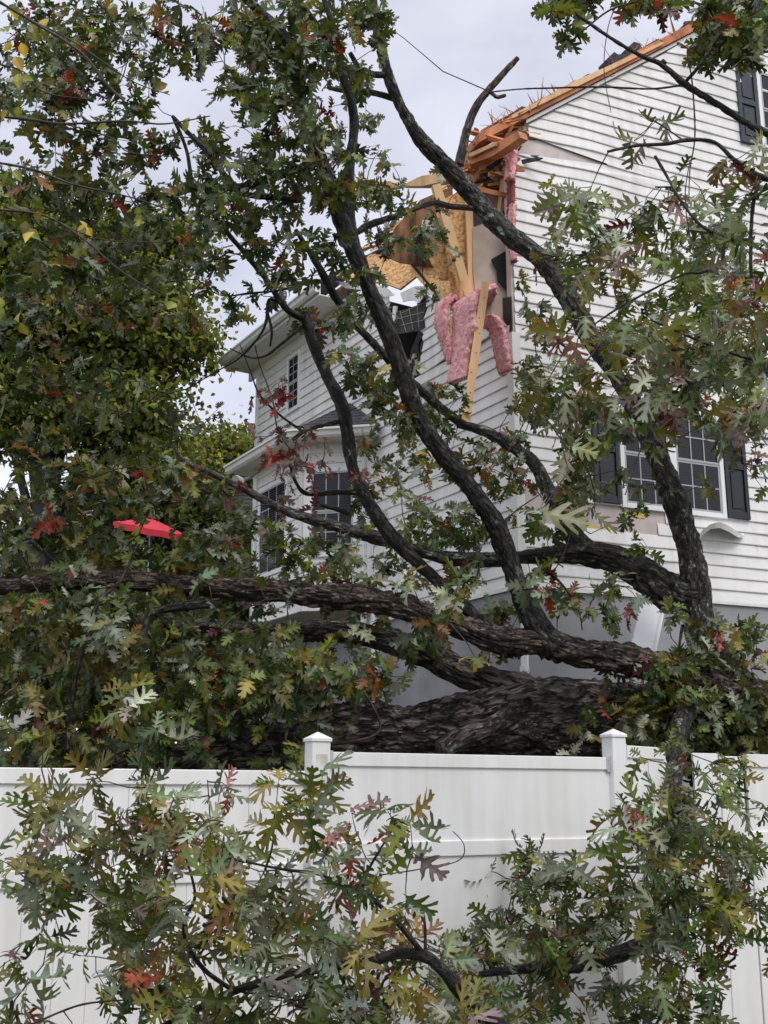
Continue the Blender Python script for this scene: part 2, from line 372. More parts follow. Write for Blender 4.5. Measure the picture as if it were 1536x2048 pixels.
# ------------------------------------------------------------------ house
house = thing('storm_damaged_house', WL(0, 1.9), 'two storey white sided house with its roof corner torn open', 'house')
def siding(name, LB, RB, z0, z1, W, h=.1515, parent=house, m=None, wav=.003, buckle=None, ds=.12, zj=0.0):
    """lapped courses as real geometry; LB/RB give the end positions at a height"""
    b = MB(); z = z0; row = 0
    while z < z1-1e-3:
        zt = min(z+h, z1); la, ra, lb, rb = LB(z+1e-4), RB(z+1e-4), LB(zt-1e-4), RB(zt-1e-4)
        if ra-la > .02 or rb-lb > .02:
            ra = max(ra, la+.001); rb = max(rb, lb+.001)
            n = max(2, int((max(ra, rb)-min(la, lb))/ds)); rows = []
            for i in range(n+1):
                t = i/n; sa = la+(ra-la)*t; sb = lb+(rb-lb)*t
                wv = wav*(math.sin(sa*2.1+row*1.7)+.6*math.sin(sa*5.3+row*.9)+.4*math.sin(sa*11+row*2.2))
                dz0, do0 = buckle(sa, z) if buckle else (0, 0); dz1, do1 = buckle(sb, zt) if buckle else (0, 0)
                rows.append([W(sa, z+dz0, .0+do0), W(sa, z+dz0, .021+wv+do0), W(sa, z+.012+dz0, .0225+wv+do0), W(sb, zt+dz1, .004+do1)])
            vs = [p for r in rows for p in r]
            fs = [(4*i+k, 4*i+4+k, 4*i+5+k, 4*i+1+k) for i in range(n) for k in range(3)]
            b.add(vs, fs)
        z = zt; row += 1
    return b.build(name, m or M['siding'], parent)
ETOP = lambda s: 9.58+.751*s
# right wall (gable end): peak right of the frame
PK, SE = 5.6, 11.2
def rR(z): return SE if z < 9.58 else SE-(z-9.58)/.751
def lR(z): return .03 if z < 9.58 else .03+(z-9.58)/.751
def buck(s, z):
    a = math.exp(-((s-2.9)/.9)**2-((z-11.55)/.45)**2)
    c = math.exp(-((s-.9)/1.0)**2-((z-9.2)/.9)**2)
    g = math.exp(-((s-1.6)/.7)**2-((z-4.35)/.16)**2)
    return -.10*a*math.sin(s*1.2)+.02*math.sin(s*3.5+z)*c - .03*g, .05*a+.02*c+.035*g
ZM0, ZM1 = 4.60, 5.06      # missing courses under the window
siding('wall', lR, rR, ZB, ZB+.1515*5, WR, buckle=buck)
siding('wall', lambda z: 1.93 if z < 4.9 else 1.25, rR, ZB+.1515*5, ZB+.1515*6, WR)
siding('wall', lambda z: 2.05 , rR, ZB+.1515*6, ZB+.1515*7, WR)
siding('wall', lambda z: 0.42 , rR, ZB+.1515*7, ZB+.1515*8, WR)
siding('wall', lR, rR, ZB+.1515*8, ZB+.1515*36, WR, buckle=buck)
# missing strip near the torn eave: two courses start further in
siding('wall', lambda z: .12 if z < ZB+.1515*36+.07 else 1.45, rR, ZB+.1515*36, ZB+.1515*37, WR, buckle=buck)
siding('wall', lambda z: 1.45 if z < ZB+.1515*37+.07 else .45, rR, ZB+.1515*37, ZB+.1515*38, WR, buckle=buck)
siding('wall', lambda z: max(lR(z), .30), rR, ZB+.1515*38, 13.7, WR, buckle=buck)
# sheathing behind
b = MB(); b.prism([WR(0, 1.5, -.001), WR(SE, 1.5, -.001), WR(SE, 9.58, -.001), WR(PK, ETOP(PK), -.001), WR(0, 9.58, -.001)], -N2*.11)
b.build('sheathing', M['wrap'], house)
def strip(pts, w_, name, m, W=WR, o=.002, parent=house):
    b = MB()
    for (s0, z0), (s1, z1) in zip(pts[:-1], pts[1:]):
        d = np.array([s1-s0, z1-z0]); d = d/np.linalg.norm(d)*w_/2; q = np.array([-d[1], d[0]])
        b.prism([W(s0-q[0], z0-q[1], o), W(s1-q[0], z1-q[1], o), W(s1+q[0], z1+q[1], o), W(s0+q[0], z0+q[1], o)], (N2 if W is WR else N1)*.003)
    return b.build(name, m, parent)
yt = [RS(1163, 990), RS(1168, 1054), RS(1222, 1060)]
strip([yt[0], yt[1]], .055, 'yellow_tape', M['tape']); strip([(yt[1][0]-.03, yt[1][1]), yt[2]], .055, 'yellow_tape', M['tape'])
strip([RS(1250, 1026), RS(1290, 1032)], .07, 'yellow_tape', M['tape']); strip([RS(1345, 1038), RS(1420, 1048)], .03, 'yellow_tape', M['tape'])
# foundation
fb = MB(); fb.box(WR(.02, 1.2, .0), D2*SE, -N2*.2, UP*(ZB-1.2-.002)); fb.build('foundation', M['found'], house)
fb = MB(); fb.box(WL(.02, 1.2, .0), D1*7.2, -N1*.2, UP*(ZB-1.2-.002)); fb.build('foundation', M['found'], house)
fb = MB(); fb.box(WR(.03, ZB-.03, .03), D2*SE, -N2*.03, UP*.028); fb.build('starter_trim', M['trim'], house)
fb = MB(); fb.box(WL(.03, ZB-.03, .03), D1*7.2, -N1*.03, UP*.028); fb.build('starter_trim', M['trim'], house)
# corner post
cb = MB(); cb.box(WR(-.03, ZB-.04, .035), D2*.11, -N2*.034, UP*3.1)
cb.box(WL(-.03, ZB-.04, .034), D1*.11, -N1*.034, UP*3.1); cb.build('corner_trim', M['trim'], house)
cb = MB(); cb.box(WR(0.0, 8.0, .03), D2*.05, -N2*.03, UP*1.45); cb.build('corner_trim', M['trim'], house)

def window(W, Nn, Dd, s0, s1, z0, z1, cols=3, rows=4, mull=False, parent=house, fr=.06, proud=.045):
    b = MB()
    def bar(a, c, d, e_, o, th): b.box(W(a, c, o), Dd*(d-a), -Nn*th, UP*(e_-c))
    bar(s0, z0, s0+fr, z1, proud, .07); bar(s1-fr, z0, s1, z1, proud, .07); bar(s0+fr, z0, s1-fr, z0+fr, proud, .07); bar(s0+fr, z1-fr, s1-fr, z1, proud, .07)
    segs = [(s0+fr, s1-fr)]
    if mull:
        mc = (s0+s1)/2; bar(mc-.055, z0+fr, mc+.055, z1-fr, proud-.002, .06); segs = [(s0+fr, mc-.055), (mc+.055, s1-fr)]
    o = b.build('window', M['frame'], parent, .004)
    g = MB(); mu = MB(); sash = MB(); bl = MB()
    for a, c in segs:
        zm = (z0+z1)/2
        g.box(W(a, z0+fr, .0285), Dd*(c-a), -Nn*.003, UP*(z1-z0-2*fr))
        for (zz0, zz1, oo) in ((z0+fr, zm, .034), (zm, z1-fr, .040)):
            t = .028
            for q in ((a, zz0, a+t, zz1), (c-t, zz0, c, zz1), (a+t, zz0, c-t, zz0+t), (a+t, zz1-t, c-t, zz1)):
                sash.box(W(q[0], q[1], oo), Dd*(q[2]-q[0]), -Nn*.005, UP*(q[3]-q[1]))
            for i in range(1, cols):
                x = a+t+(c-a-2*t)*i/cols; mu.box(W(x-.008, zz0+t, oo-.002), Dd*.016, -Nn*.003, UP*(zz1-zz0-2*t))
            for j in range(1, rows//2):
                z = zz0+t+(zz1-zz0-2*t)*j/(rows//2); mu.box(W(a+t, z-.008, oo-.0025), Dd*(c-a-2*t), -Nn*.002, UP*.016)
    g.build('pane', M['glass'], o)
    sash.build('sash', M['muntin'], o); mu.build('muntin', M['muntin'], o)
    # slatted blinds just behind the glass plane: thin proud slats
    for a, c in segs:
        z = z0+fr+.02
        while z < z1-fr-.02:
            bl.box(W(a+.03, z, .0300), Dd*(c-a-.06), -Nn*.0012, UP*.012); z += .036
    bl.build('blind', M['blind'], o)
    return o
def shutter(W, Nn, Dd, s0, s1, z0, z1, m, split=.5):
    b = MB(); t = .045; st_ = .055
    def bx(a, c, d, e_, o, th): b.box(W(a, c, o), Dd*(d-a), -Nn*th, UP*(e_-c))
    bx(s0, z0, s0+st_, z1, t+.01, .04); bx(s1-st_, z0, s1, z1, t+.01, .04)
    zm = z0+(z1-z0)*split
    for a, c in ((z0, z0+.09), (zm-.04, zm+.04), (z1-.08, z1)): bx(s0+st_, a, s1-st_, c, t+.008, .036)
    bx(s0+st_, z0+.09, s1-st_, zm-.04, t-.012, .02); bx(s0+st_, zm+.04, s1-st_, z1-.08, t-.012, .02)
    for a, c in ((z0+.09, zm-.04), (zm+.04, z1-.08)): bx(s0+st_+.035, a+.04, s1-st_-.035, c-.04, t, .012)
    return b.build('shutter', m, house, .004)
window(WR, N2, D2, 1.42, 2.97, 4.92, 6.30, 3, 4, True)
shutter(WR, N2, D2, 1.03, 1.40, 4.95, 6.30, M['shutter']); shutter(WR, N2, D2, 2.98, 3.33, 4.94, 6.30, M['shutter'])
window(WR, N2, D2, 4.07, 5.1, 10.35, 11.64, 3, 4)
shutter(WR, N2, D2, 3.70, 4.05, 10.37, 11.62, M['upper_shutter'], .52)
shutter(WR, N2, D2, 5.12, 5.47, 10.37, 11.62, M['upper_shutter'], .52)

# left wall: intact far part, torn near part
TZ = 8.84; EZL = 7.27
profile = [LS(*q) for q in ((1040, 672), (1010, 640), (975, 622), (945, 612), (882, 602), (850, 585), (838, 600))]
ps = [p[0] for p in profile]; pz = [p[1] for p in profile]
def wall_top(s): return float(np.interp(s, ps, pz))
Zs = ZB
def topL(zlo, zhi, a, c): pass
# intact far part s 3.05..7.27 ; hole s ~2.0-3.0 above z 7.0 ; near part s 0..2.0 to the torn profile
hl = LS(792, 640)[0]; hr0 = LS(838, 600)[0]; hr1 = LS(836, 700)[0]; hzb = 6.95
siding('wall', lambda z: .05, lambda z: EZL, ZB, ZB+.1515*21, WL)
zc = ZB+.1515*21
def nearL(z):      # left-hand (near-corner) limit rises with the torn edge
    for i in range(60):
        s = i*.04
        if wall_top(s) >= z: return max(.05, s)
    return 2.4
def holeR(z): return 2.02+.10*math.sin(z*9)+.08*math.sin(z*23)+(.10 if z > 7.8 else 0)
def bk2(s, z):
    c = math.exp(-((s-.9)/.5)**2-((z-7.0)/.5)**2)
    return -.06*c*math.sin(s*3), .05*c
siding('wall', nearL, holeR, zc, 8.35, WL, buckle=bk2)
siding('wall', lambda z: 2.85+.06*math.sin(z*11) if z < 8.75 else 3.9, lambda z: EZL, zc, 9.0, WL)
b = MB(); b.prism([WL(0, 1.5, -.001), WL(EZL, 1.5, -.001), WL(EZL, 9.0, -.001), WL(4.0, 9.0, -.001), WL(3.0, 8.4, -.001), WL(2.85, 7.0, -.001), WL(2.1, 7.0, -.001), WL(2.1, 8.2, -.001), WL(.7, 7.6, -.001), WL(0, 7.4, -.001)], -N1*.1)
b.build('sheathing', M['hole_dark'], house)
cb = MB(); cb.box(WL(EZL-.05, ZB-.04, .035), D1*.09, -N1*.034, UP*5.0); cb.build('corner_trim', M['trim'], house)
window(WL, N1, D1, 5.60, 6.06, 7.66, 8.66, 2, 6, fr=.05)
# far end wall and back wall of the house (seen only from the side)
b = MB(); far = WL(EZL, 1.5, -.01)
b.box(far, -N1*SE*.95, -D1*.15, UP*7.5); b.build('far_wall', M['siding'], house)
# cracked dark pane hanging in the hole
HP = OC+N1*(-.12)
plate('broken_window', [(778, 628), (812, 618), (835, 610), (848, 585), (852, 612), (846, 640), (850, 655), (838, 662), (795, 668), (785, 650)], OC+N1*.03, N1, .03, M['hole_dark'], house)
bm_ = MB()
for (x0, y0), (x1, y1) in (((800, 622), (812, 664)), ((818, 615), (826, 660)), ((834, 606), (838, 655)), ((786, 640), (848, 624)), ((786, 654), (848, 640)), ((800, 628), (846, 606))):
    bm_.tube(onplane(x0, y0, OC+N1*.035, N1), onplane(x1, y1, OC+N1*.035, N1), .004, seg=5)
bm_.build('broken_muntin', M['muntin'], house)
plate('torn_sheathing', [(838, 660), (846, 668), (836, 690), (840, 720), (826, 748), (812, 752), (822, 700)], OC+N1*.022, N1, .03, M['dark'], house)  # coloured near-black to carry the darkness of the hole
plate('window_casing', [(786, 612), (792, 612), (788, 668), (781, 668)], OC+N1*.04, N1, .03, M['frame'], house)

# eaves along the left wall: soffit, fascia, gutter (intact t 4.0..7.6)
OV = .46
def eave(t0, t1, z=8.90):
    b = MB(); b.box(WL(t0, z, .02), D1*(t1-t0), N1*OV, UP*.012)
    for i in range(int((t1-t0)/.3)): b.box(WL(t0+.3*i, z-.004, .03), D1*.006, N1*(OV-.03), UP*.004)
    b.build('soffit', M['trim'], house)
    b = MB(); b.box(WL(t0, z-.01, OV+.02), D1*(t1-t0), N1*.02, UP*.19); b.build('fascia', M['trim'], house)
    g = MB(); prof = [(0, .02), (.05, .0), (.085, .03), (.10, .085), (.125, .10), (.125, .125), (0, .125)]
    g.prism([WL(t0, z+.03+q, OV+.042+p) for p, q in prof], D1*(t1-t0)); g.build('gutter', M['trim'], house)
    r = MB(); r.prism([WL(t0, z+.165, OV+.10), WL(t0, z+.20, OV+.10), WL(t0, z+.20+.751*1.4, OV+.10-1.4), WL(t0, z+.165+.751*1.4, OV+.10-1.4)], D1*(t1-t0)); r.build('roof', M['shingle'], house)
    d = MB(); d.box(WL(t0, z+.01, .03), D1*(t1-t0), -N1*.05, -UP*.16); d.build('frieze', M['trim'], house)
eave(4.05, 7.65)
# upper roof behind the torn eave
r = MB(); zz = lambda s: 9.35+.751*s
for (a, c, t0, t1) in ((.95, PK, .05, 7.6),):
    b0 = OC+D1*t0
    pr = [b0-N1*a+UP*zz(a), b0-N1*c+UP*zz(c), b0-N1*c+UP*(zz(c)+.12), b0-N1*a+UP*(zz(a)+.12)]
    r.prism(pr, D1*(t1-t0))
r.build('roof', M['brown'], house)
b0 = OC+D1*.05
r = MB(); r.prism([b0-N1*PK+UP*zz(PK), b0-N1*SE+UP*zz(0), b0-N1*SE+UP*(zz(0)+.12), b0-N1*PK+UP*(zz(PK)+.12)], D1*7.5); r.build('roof', M['shingle'], house)
# rake: bare splintered wood with torn shingle bits
r = MB()
def rk(s, o): return WR(s, ETOP(s)+o, 0)
r.prism([WR(-.45, ETOP(-.45)+.07, .10), WR(3.15, ETOP(3.15)+.07, .10), WR(3.15, ETOP(3.15)+.21, .10), WR(-.45, ETOP(-.45)+.19, .10)], -N2*.35)
r.build('rake_board', M['redwood'], house)
r = MB(); r.prism([WR(.25, ETOP(.25)+.005, .06), WR(3.15, ETOP(3.15)+.005, .06), WR(3.15, ETOP(3.15)+.055, .06), WR(.25, ETOP(.25)+.055, .06)], -N2*.06); r.build('rake_trim', M['trim'], house)
r = MB(); r.prism([WR(.0, ETOP(.0)+.15, .13), WR(2.4, ETOP(2.4)+.10, .13), WR(2.4, ETOP(2.4)+.14, .13), WR(.9, ETOP(.9)+.23, .13), WR(.0, ETOP(.0)+.20, .13)], -N2*.025); r.build('rake_strip', M['wood'], house)
r = MB(); r.prism([WR(3.15, ETOP(3.15)+.01, .25), WR(PK+.1, ETOP(PK+.1)+.01, .25), WR(PK+.1, ETOP(PK+.1)+.24, .25), WR(3.15, ETOP(3.15)+.24, .25)], -N2*.25); r.build('rake_board', M['trim'], house)
r = MB(); random.seed(3)
s = -.3
while s < 3.4:      # torn shingles and splinters along the edge
    L = random.uniform(.1, .35); hh = random.uniform(.02, .1); z = ETOP(s)+.20
    if s > 1.55 and s < 1.95: hh = .2
    r.prism([WR(s, z, -.05), WR(s+L, z+.751*L, -.05), WR(s+L*.8, z+.751*L+hh*.5, -.05), WR(s+L*.45, z+.4*L+hh, -.05), WR(s-.03, z+hh*.7, -.05)], -N2*.2)
    s += L*random.uniform(.8, 1.5)
r.build('torn_shingles', M['shingle'], house)
r = MB()
for i in range(90):
    s = random.uniform(-.5, 3.2) if i % 2 else random.uniform(-.5, .5); a = rk(s, random.uniform(.1, .22))+N2*random.uniform(-.1, .12)
    d = D2*random.uniform(-.3, .3)+UP*random.uniform(-.05, .25)+N2*random.uniform(-.1, .15); r.tube(a, a+d, random.uniform(.006, .018), .002, 4)
r.build('splinter', M['redwood'], house)['kind'] = 'stuff'
plate('red_board', [(1370, 42), (1408, 40), (1409, 47), (1372, 48)], WR(3, 12, -.3), N2, .05, M['kraft'], house)
plate('shingle_flap', [(1222, 138), (1224, 116), (1240, 108), (1275, 108), (1272, 118), (1250, 130)], WR(1.6, 10, -.02), N2, .02, M['shingle'], house)

# torn eave remnant at the near corner: stacked broken boards
EO = OC+N1*.25
plate('eave_board', [(920, 318), (1003, 280), (1036, 262), (1040, 275), (985, 312), (925, 335)], OC+N1*.38, N1, .12, M['redwood'], house)
plate('eave_board', [(934, 308), (992, 283), (990, 291), (936, 316)], OC+N1*.42, N1, .03, M['wood'], house)
plate('rafter_end', [(922, 334), (960, 318), (1000, 300), (1012, 330), (1002, 372), (975, 352), (930, 345)], OC+N1*(-.05), N1, .25, M['brown'], house)
plate('eave_board', [(800, 372), (842, 352), (918, 338), (925, 352), (880, 364), (845, 372)], OC+N1*.1, N1, .12, M['wood'], house)
plate('eave_board', [(720, 368), (780, 362), (800, 372), (770, 380), (725, 376)], OC+N1*.2, N1, .08, M['osb'], house)
b = MB(); a = onplane(938, 263, OC+N1*.5, N1); c = onplane(1036, 293, OC+N1*.05, N1)
b.tube(a, c, .035, .05, 4); b.build('splintered_rafter', M['redwood'], house)
plate('wall_stud', [(1010, 300), (1018, 300), (1012, 350), (1000, 420), (994, 420), (1002, 350)], OC-N1*.02, N1, .06, M['wood'], house)
plate('broken_header', [(1045, 262), (1062, 258), (1080, 266), (1085, 280), (1060, 278), (1044, 270)], WR(0, 9, .015), N2, .04, M['brown'], house)
plate('broken_header', [(1052, 262), (1082, 266), (1080, 271), (1054, 267)], WR(0, 9, .03), N2, .02, M['wood'], house)
plate('eave_underside', [(925, 345), (1005, 330), (1035, 290), (1034, 380), (1000, 420), (940, 400)], OC-N1*.35, N1, .1, M['brown'], house)
# broken planks, wrap and splinters packed round the torn corner
random.seed(21); pk = [MB(), MB(), MB(), MB()]
for i in range(70):
    px = random.uniform(925, 1028); py = 262+(1040-px)*.62+random.uniform(-4, 75); p = P(px, py, random.uniform(12.75, 13.5))
    ang = random.gauss(-.55, .5); L_ = random.uniform(.12, .5); d = np.array([math.cos(ang), random.uniform(-.5, .5), -math.sin(ang)*.9]); d = d/np.linalg.norm(d)*L_
    sd_ = np.cross(d, [0, 1, 0]); sd_ = sd_/np.linalg.norm(sd_)*random.uniform(.015, .07); k = random.choice((0, 0, 1, 2, 2, 3))
    pk[k].prism([p, p+d*random.uniform(.85, 1), p+d+sd_*.5, p+d*random.uniform(.8, .95)+sd_, p+sd_*1.1], np.cross(d/L_, sd_)/np.linalg.norm(sd_)*.018)
for k, mm in enumerate(('redwood', 'wood', 'brown', 'shingle')): pk[k].build('broken_plank', M[mm], house)['kind'] = 'stuff'
pk = [MB(), MB(), MB()]
for i in range(46):
    t = random.random(); px = 700+340*t; py = 525-270*t+random.uniform(-8, 14)
    if px > 925: continue
    p = P(px, py, 13.2+3.0*(1-t)); ang = random.gauss(-.6, .35); L_ = random.uniform(.15, .6); d = np.array([math.cos(ang), .3, -math.sin(ang)]); d = d/np.linalg.norm(d)*L_
    sd_ = np.cross(d, [0, 1, 0]); sd_ = sd_/np.linalg.norm(sd_)*random.uniform(.02, .09)
    pk[i % 3].prism([p, p+d, p+d*.85+sd_, p+sd_*.8], np.array([0, .02, 0]))
for k, mm in enumerate(('wood', 'osb', 'shingle')): pk[k].build('broken_plank', M[mm], house)['kind'] = 'stuff'
# end laps and cracks in the siding
sm = MB(); ck = MB()
for i in range(34):
    r = random.randrange(0, 48); z = ZB+.1515*r; s_ = random.uniform(.3, 5)
    if ZM0-.1 < z < ZM1 or z > ETOP(s_)-.4 or (1 < s_ < 3.4 and 4.8 < z < 6.4) or (s_ > 3.6 and 10.2 < z < 11.7): continue
    sm.prism([WR(s_, z+.004, .0262), WR(s_+.004, z+.004, .0262), WR(s_+.004, z+.15, .0075), WR(s_, z+.15, .0075)], -N2*.002)
for i in range(26):
    r = random.randrange(0, 20); z = ZB+.1515*r; s_ = random.uniform(.3, 7)
    if 3 < s_ < 6.4 and z < 7.5: continue
    sm.prism([WL(s_, z+.004, .0262), WL(s_+.004, z+.004, .0262), WL(s_+.004, z+.15, .0075), WL(s_, z+.15, .0075)], -N1*.002)
sm.build('siding_lap', M['muntin'], house)
# interior seen through the opening
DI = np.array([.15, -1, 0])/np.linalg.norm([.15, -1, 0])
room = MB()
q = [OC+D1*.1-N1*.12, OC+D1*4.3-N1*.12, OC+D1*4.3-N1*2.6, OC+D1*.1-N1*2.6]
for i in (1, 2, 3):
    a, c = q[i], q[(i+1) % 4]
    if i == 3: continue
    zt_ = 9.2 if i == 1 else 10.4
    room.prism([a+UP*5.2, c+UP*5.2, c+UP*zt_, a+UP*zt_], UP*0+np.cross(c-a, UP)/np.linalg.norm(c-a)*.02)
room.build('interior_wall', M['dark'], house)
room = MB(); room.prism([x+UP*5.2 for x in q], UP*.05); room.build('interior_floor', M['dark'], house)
plate('attic_backdrop', [(762, 508), (790, 455), (840, 400), (905, 372), (910, 540), (800, 525)], OC-N1*1.4, DI, .02, M['brown'], house)  # added brown plate that closes off the sky behind the torn roof
plate('osb_panel', [(884, 400), (940, 372), (944, 430), (946, 600), (905, 600), (892, 500)], OC-N1*.75, DI, .02, M['osb'], house)
plate('osb_panel', [(846, 492), (872, 420), (890, 400), (906, 560), (880, 560)], OC-N1*.9, DI, .02, M['osb'], house)
plate('wallboard', [(845, 440), (884, 440), (868, 468), (858, 476), (842, 458)], OC-N1*.6, DI, .03, M['white_board'], house)
plate('wallboard', [(946, 455), (985, 440), (1032, 490), (1032, 690), (1000, 670), (955, 640), (946, 540)], OC-N1*.45, DI, .03, M['drywall'], house)
plate('wallboard_hole_shade', [(983, 518), (1022, 496), (1031, 560), (1034, 590), (1012, 578), (996, 560), (994, 540)], OC-N1*.30, DI, .03, M['dark'], house)  # black plate laid on for the dark of an opening, nothing is cut
plate('panel_edge', [(1022, 494), (1027, 492), (1036, 575), (1031, 578)], OC-N1*.2, DI, .03, M['wood'], house)
# roof decking fallen across the top of the wall
DK = np.array([-.45, -.75, .35]); DK /= np.linalg.norm(DK)
plate('roof_decking', [(672, 552), (700, 532), (742, 508), (800, 512), (838, 548), (800, 578), (768, 566), (730, 562), (700, 562)], WL(3.2, 8.9, -.05), DK, .03, M['osb'], house)
plate('roof_decking', [(800, 512), (868, 500), (935, 494), (936, 530), (932, 596), (880, 600), (838, 560), (822, 540)], WL(1.9, 8.3, -.15), DK, .03, M['osb'], house)
plate('decking_gap_shade', [(820, 528), (826, 527), (880, 592), (874, 592)], WL(1.9, 8.3, -.14), DK, .005, M['dark'], house)  # dark strip painted as the shade of a gap between sheets
plate('insulation_facing', [(812, 520), (838, 505), (870, 494), (930, 492), (930, 506), (880, 514), (830, 528)], WL(1.9, 8.4, -.02), DK, .06, M['kraft'], house)
plate('insulation_top', [(815, 512), (845, 488), (905, 484), (932, 492), (870, 496), (838, 506)], WL(1.9, 8.4, -.04), DK, .05, M['wrap'], house)
def beam(name, p0, p1, O, n, wpx, th, m, par=house):
    d = np.array([p1[0]-p0[0], p1[1]-p0[1]], float); d /= np.linalg.norm(d); q = np.array([-d[1], d[0]])*wpx/2
    return plate(name, [(p0[0]-q[0], p0[1]-q[1]), (p1[0]-q[0], p1[1]-q[1]), (p1[0]+q[0], p1[1]+q[1]), (p0[0]+q[0], p0[1]+q[1])], O, n, th, m, par, .003)
beam('wall_stud', (873, 368), (938, 590), OC-N1*.2, DI, 17, .09, M['wood'])
beam('wall_stud', (938, 400), (945, 590), OC-N1*.5, DI, 14, .06, M['wood'])
beam('wall_stud', (925, 560), (922, 600), OC+N1*.02, DI, 6, .03, M['wood'])
# bent siding cap torn up over the hole
plate('torn_siding', [(800, 586), (830, 572), (848, 572), (880, 598), (860, 590), (848, 590), (838, 606), (822, 600), (806, 604)], WL(2, 8, .09), N1, .012, M['siding'], house)
plate('torn_siding', [(668, 560), (700, 566), (740, 572), (768, 570), (790, 590), (770, 594), (725, 580), (690, 576)], WL(2, 8, .10), N1, .012, M['siding'], house)

def blob_ribbon(name, path, widths, th, m, parent=None, seed=0, tag_=None, seg=36):
    """thick soft batt following a path, rounded cross-section roughened by noise"""
    pts = [np.asarray(p, float) for p in path]; pp = []; ww = []
    for i in range(len(pts)-1):
        p0 = pts[max(i-1, 0)]; p1 = pts[i]; p2 = pts[i+1]; p3 = pts[min(i+2, len(pts)-1)]
        for t in np.linspace(0, 1, 12, endpoint=(i == len(pts)-2)):
            pp.append(.5*((2*p1)+(-p0+p2)*t+(2*p0-5*p1+4*p2-p3)*t*t+(-p0+3*p1-3*p2+p3)*t**3)); ww.append(widths[i]*(1-t)+widths[i+1]*t)
    pp = np.array(pp); n = len(pp); V = []; nz_ = noise(np.array([[i*.16+seed, seed, 0] for i in range(len(ww))])); nz2 = noise(np.array([[i*.55+seed, 3+seed, 0] for i in range(len(ww))])); ww = [w__*(1+.22*a_+.09*b_) for w__, a_, b_ in zip(ww, nz_, nz2)]
    side = np.array([D1[0], D1[1], 0])*-1
    for i in range(n):
        d = pp[min(i+1, n-1)]-pp[max(i-1, 0)]; d /= np.linalg.norm(d)
        sd_ = side-d*np.dot(side, d); sd_ /= np.linalg.norm(sd_); nn = np.cross(sd_, d)
        for k in range(seg):
            a = 2*math.pi*k/seg; ca, sa = math.cos(a), math.sin(a)
            x = math.copysign(abs(ca)**.32, ca); y = math.copysign(abs(sa)**.4, sa)
            V.append(pp[i]+sd_*x*ww[i]/2+nn*y*th/2)
    V = np.array(V); q = noise(V*9+seed); q2 = noise(V*26+seed)
    cen = np.repeat(pp, seg, 0); q3 = noise(V*np.array([5, 5, 2.])+seed*2); V = V+(V-cen)*(q*.07+q2*.05+q3*.10+.08*noise(V*60+seed))[:, None]
    T = []
    for i in range(n-1):
        for k in range(seg): T.append((i*seg+k, i*seg+(k+1) % seg, (i+1)*seg+(k+1) % seg, (i+1)*seg+k))
    V = np.vstack([V, pp[0], pp[-1]])
    for k in range(seg):
        T.append((k, len(V)-2, len(V)-2, (k+1) % seg)); T.append(((n-1)*seg+k, (n-1)*seg+(k+1) % seg, len(V)-1, len(V)-1))
    Vl = [tuple(v) for v in V]; T = [tuple(dict.fromkeys(t)) for t in T]; nb_ = len(cen)
    for _ in range(int(nb_*.5)):       # loose glass fibres and torn tufts
        i = random.randrange(nb_); a = V[i]; o_ = a-cen[i]; o_ = o_/(np.linalg.norm(o_)+1e-6)+rng.normal(0, .7, 3); l_ = random.uniform(.006, .020); t1 = rng.normal(0, .006, 3)
        Vl += [tuple(a-o_*.004-t1), tuple(a-o_*.004+t1), tuple(a+o_*l_+np.array([0, 0, -l_*.4]))]; T.append((len(Vl)-3, len(Vl)-2, len(Vl)-1))
    me = bpy.data.meshes.new(name); me.from_pydata(Vl, [], T); me.update(); me.materials.append(m)
    me.polygons.foreach_set('use_smooth', [True]*len(me.polygons)); o = bpy.data.objects.new(name, me); link(o, parent); return o
# pink strip of insulation still stuck on the corner
YB = 12.75
blob_ribbon('corner_insulation', [P(1024, 285, 12.7), P(1022, 330, 12.68), P(1019, 360, 12.66)], [.13, .17, .12], .1, M['pink'], house, 3)
blob_ribbon('corner_insulation', [P(1022, 360, 12.72), P(1022, 410, 12.72), P(1022, 450, 12.72), P(1028, 525, 12.72)], [.10, .10, .09, .05], .06, M['kraft'], house, 5)
blob_ribbon('corner_insulation', [P(1025, 410, 12.66), P(1024, 450, 12.66), P(1027, 520, 12.68)], [.10, .09, .05], .06, M['pink'], house, 6)
# hanging debris: things of their own
YI = 12.45
o = blob_ribbon('insulation_batt', [P(962, 606, 13.0), P(948, 594, 12.75), P(932, 606, YI), P(928, 660, YI-.02), P(922, 712, YI), P(916, 762, YI+.02)], [.26, .46, .45, .43, .38, .32], .085, M['pink'], None, 11)
tag(o, 'widest pink insulation batt, folded over the torn wall top and hanging beside the pale stud', 'insulation', 'pink insulation batts hanging from the torn wall')
o = blob_ribbon('insulation_batt', [P(925, 606, 12.85), P(900, 598, 12.75), P(884, 618, 12.65), P(886, 660, 12.6), P(896, 700, 12.6), P(903, 728, 12.6)], [.12, .17, .20, .18, .10, .03], .09, M['pink'], None, 12)
tag(o, 'narrow pointed pink insulation strip hanging on the hole side of the widest batt', 'insulation', 'pink insulation batts hanging from the torn wall')
o = blob_ribbon('insulation_batt', [P(968, 648, 12.75), P(985, 645, 12.6), P(998, 672, 12.55), P(1004, 705, 12.5), P(1012, 745, 12.5)], [.1, .18, .20, .22, .18], .09, M['pink'], None, 13)
tag(o, 'short ragged pink insulation piece hanging between the pale stud and the house corner', 'insulation', 'pink insulation batts hanging from the torn wall')
sb = MB()
a0, a1 = P(971, 565, 12.35), P(931, 845, 12.15); dd = (a1-a0); sdv = np.cross(dd, [0, -1, 0]); sdv = sdv/np.linalg.norm(sdv)*.095
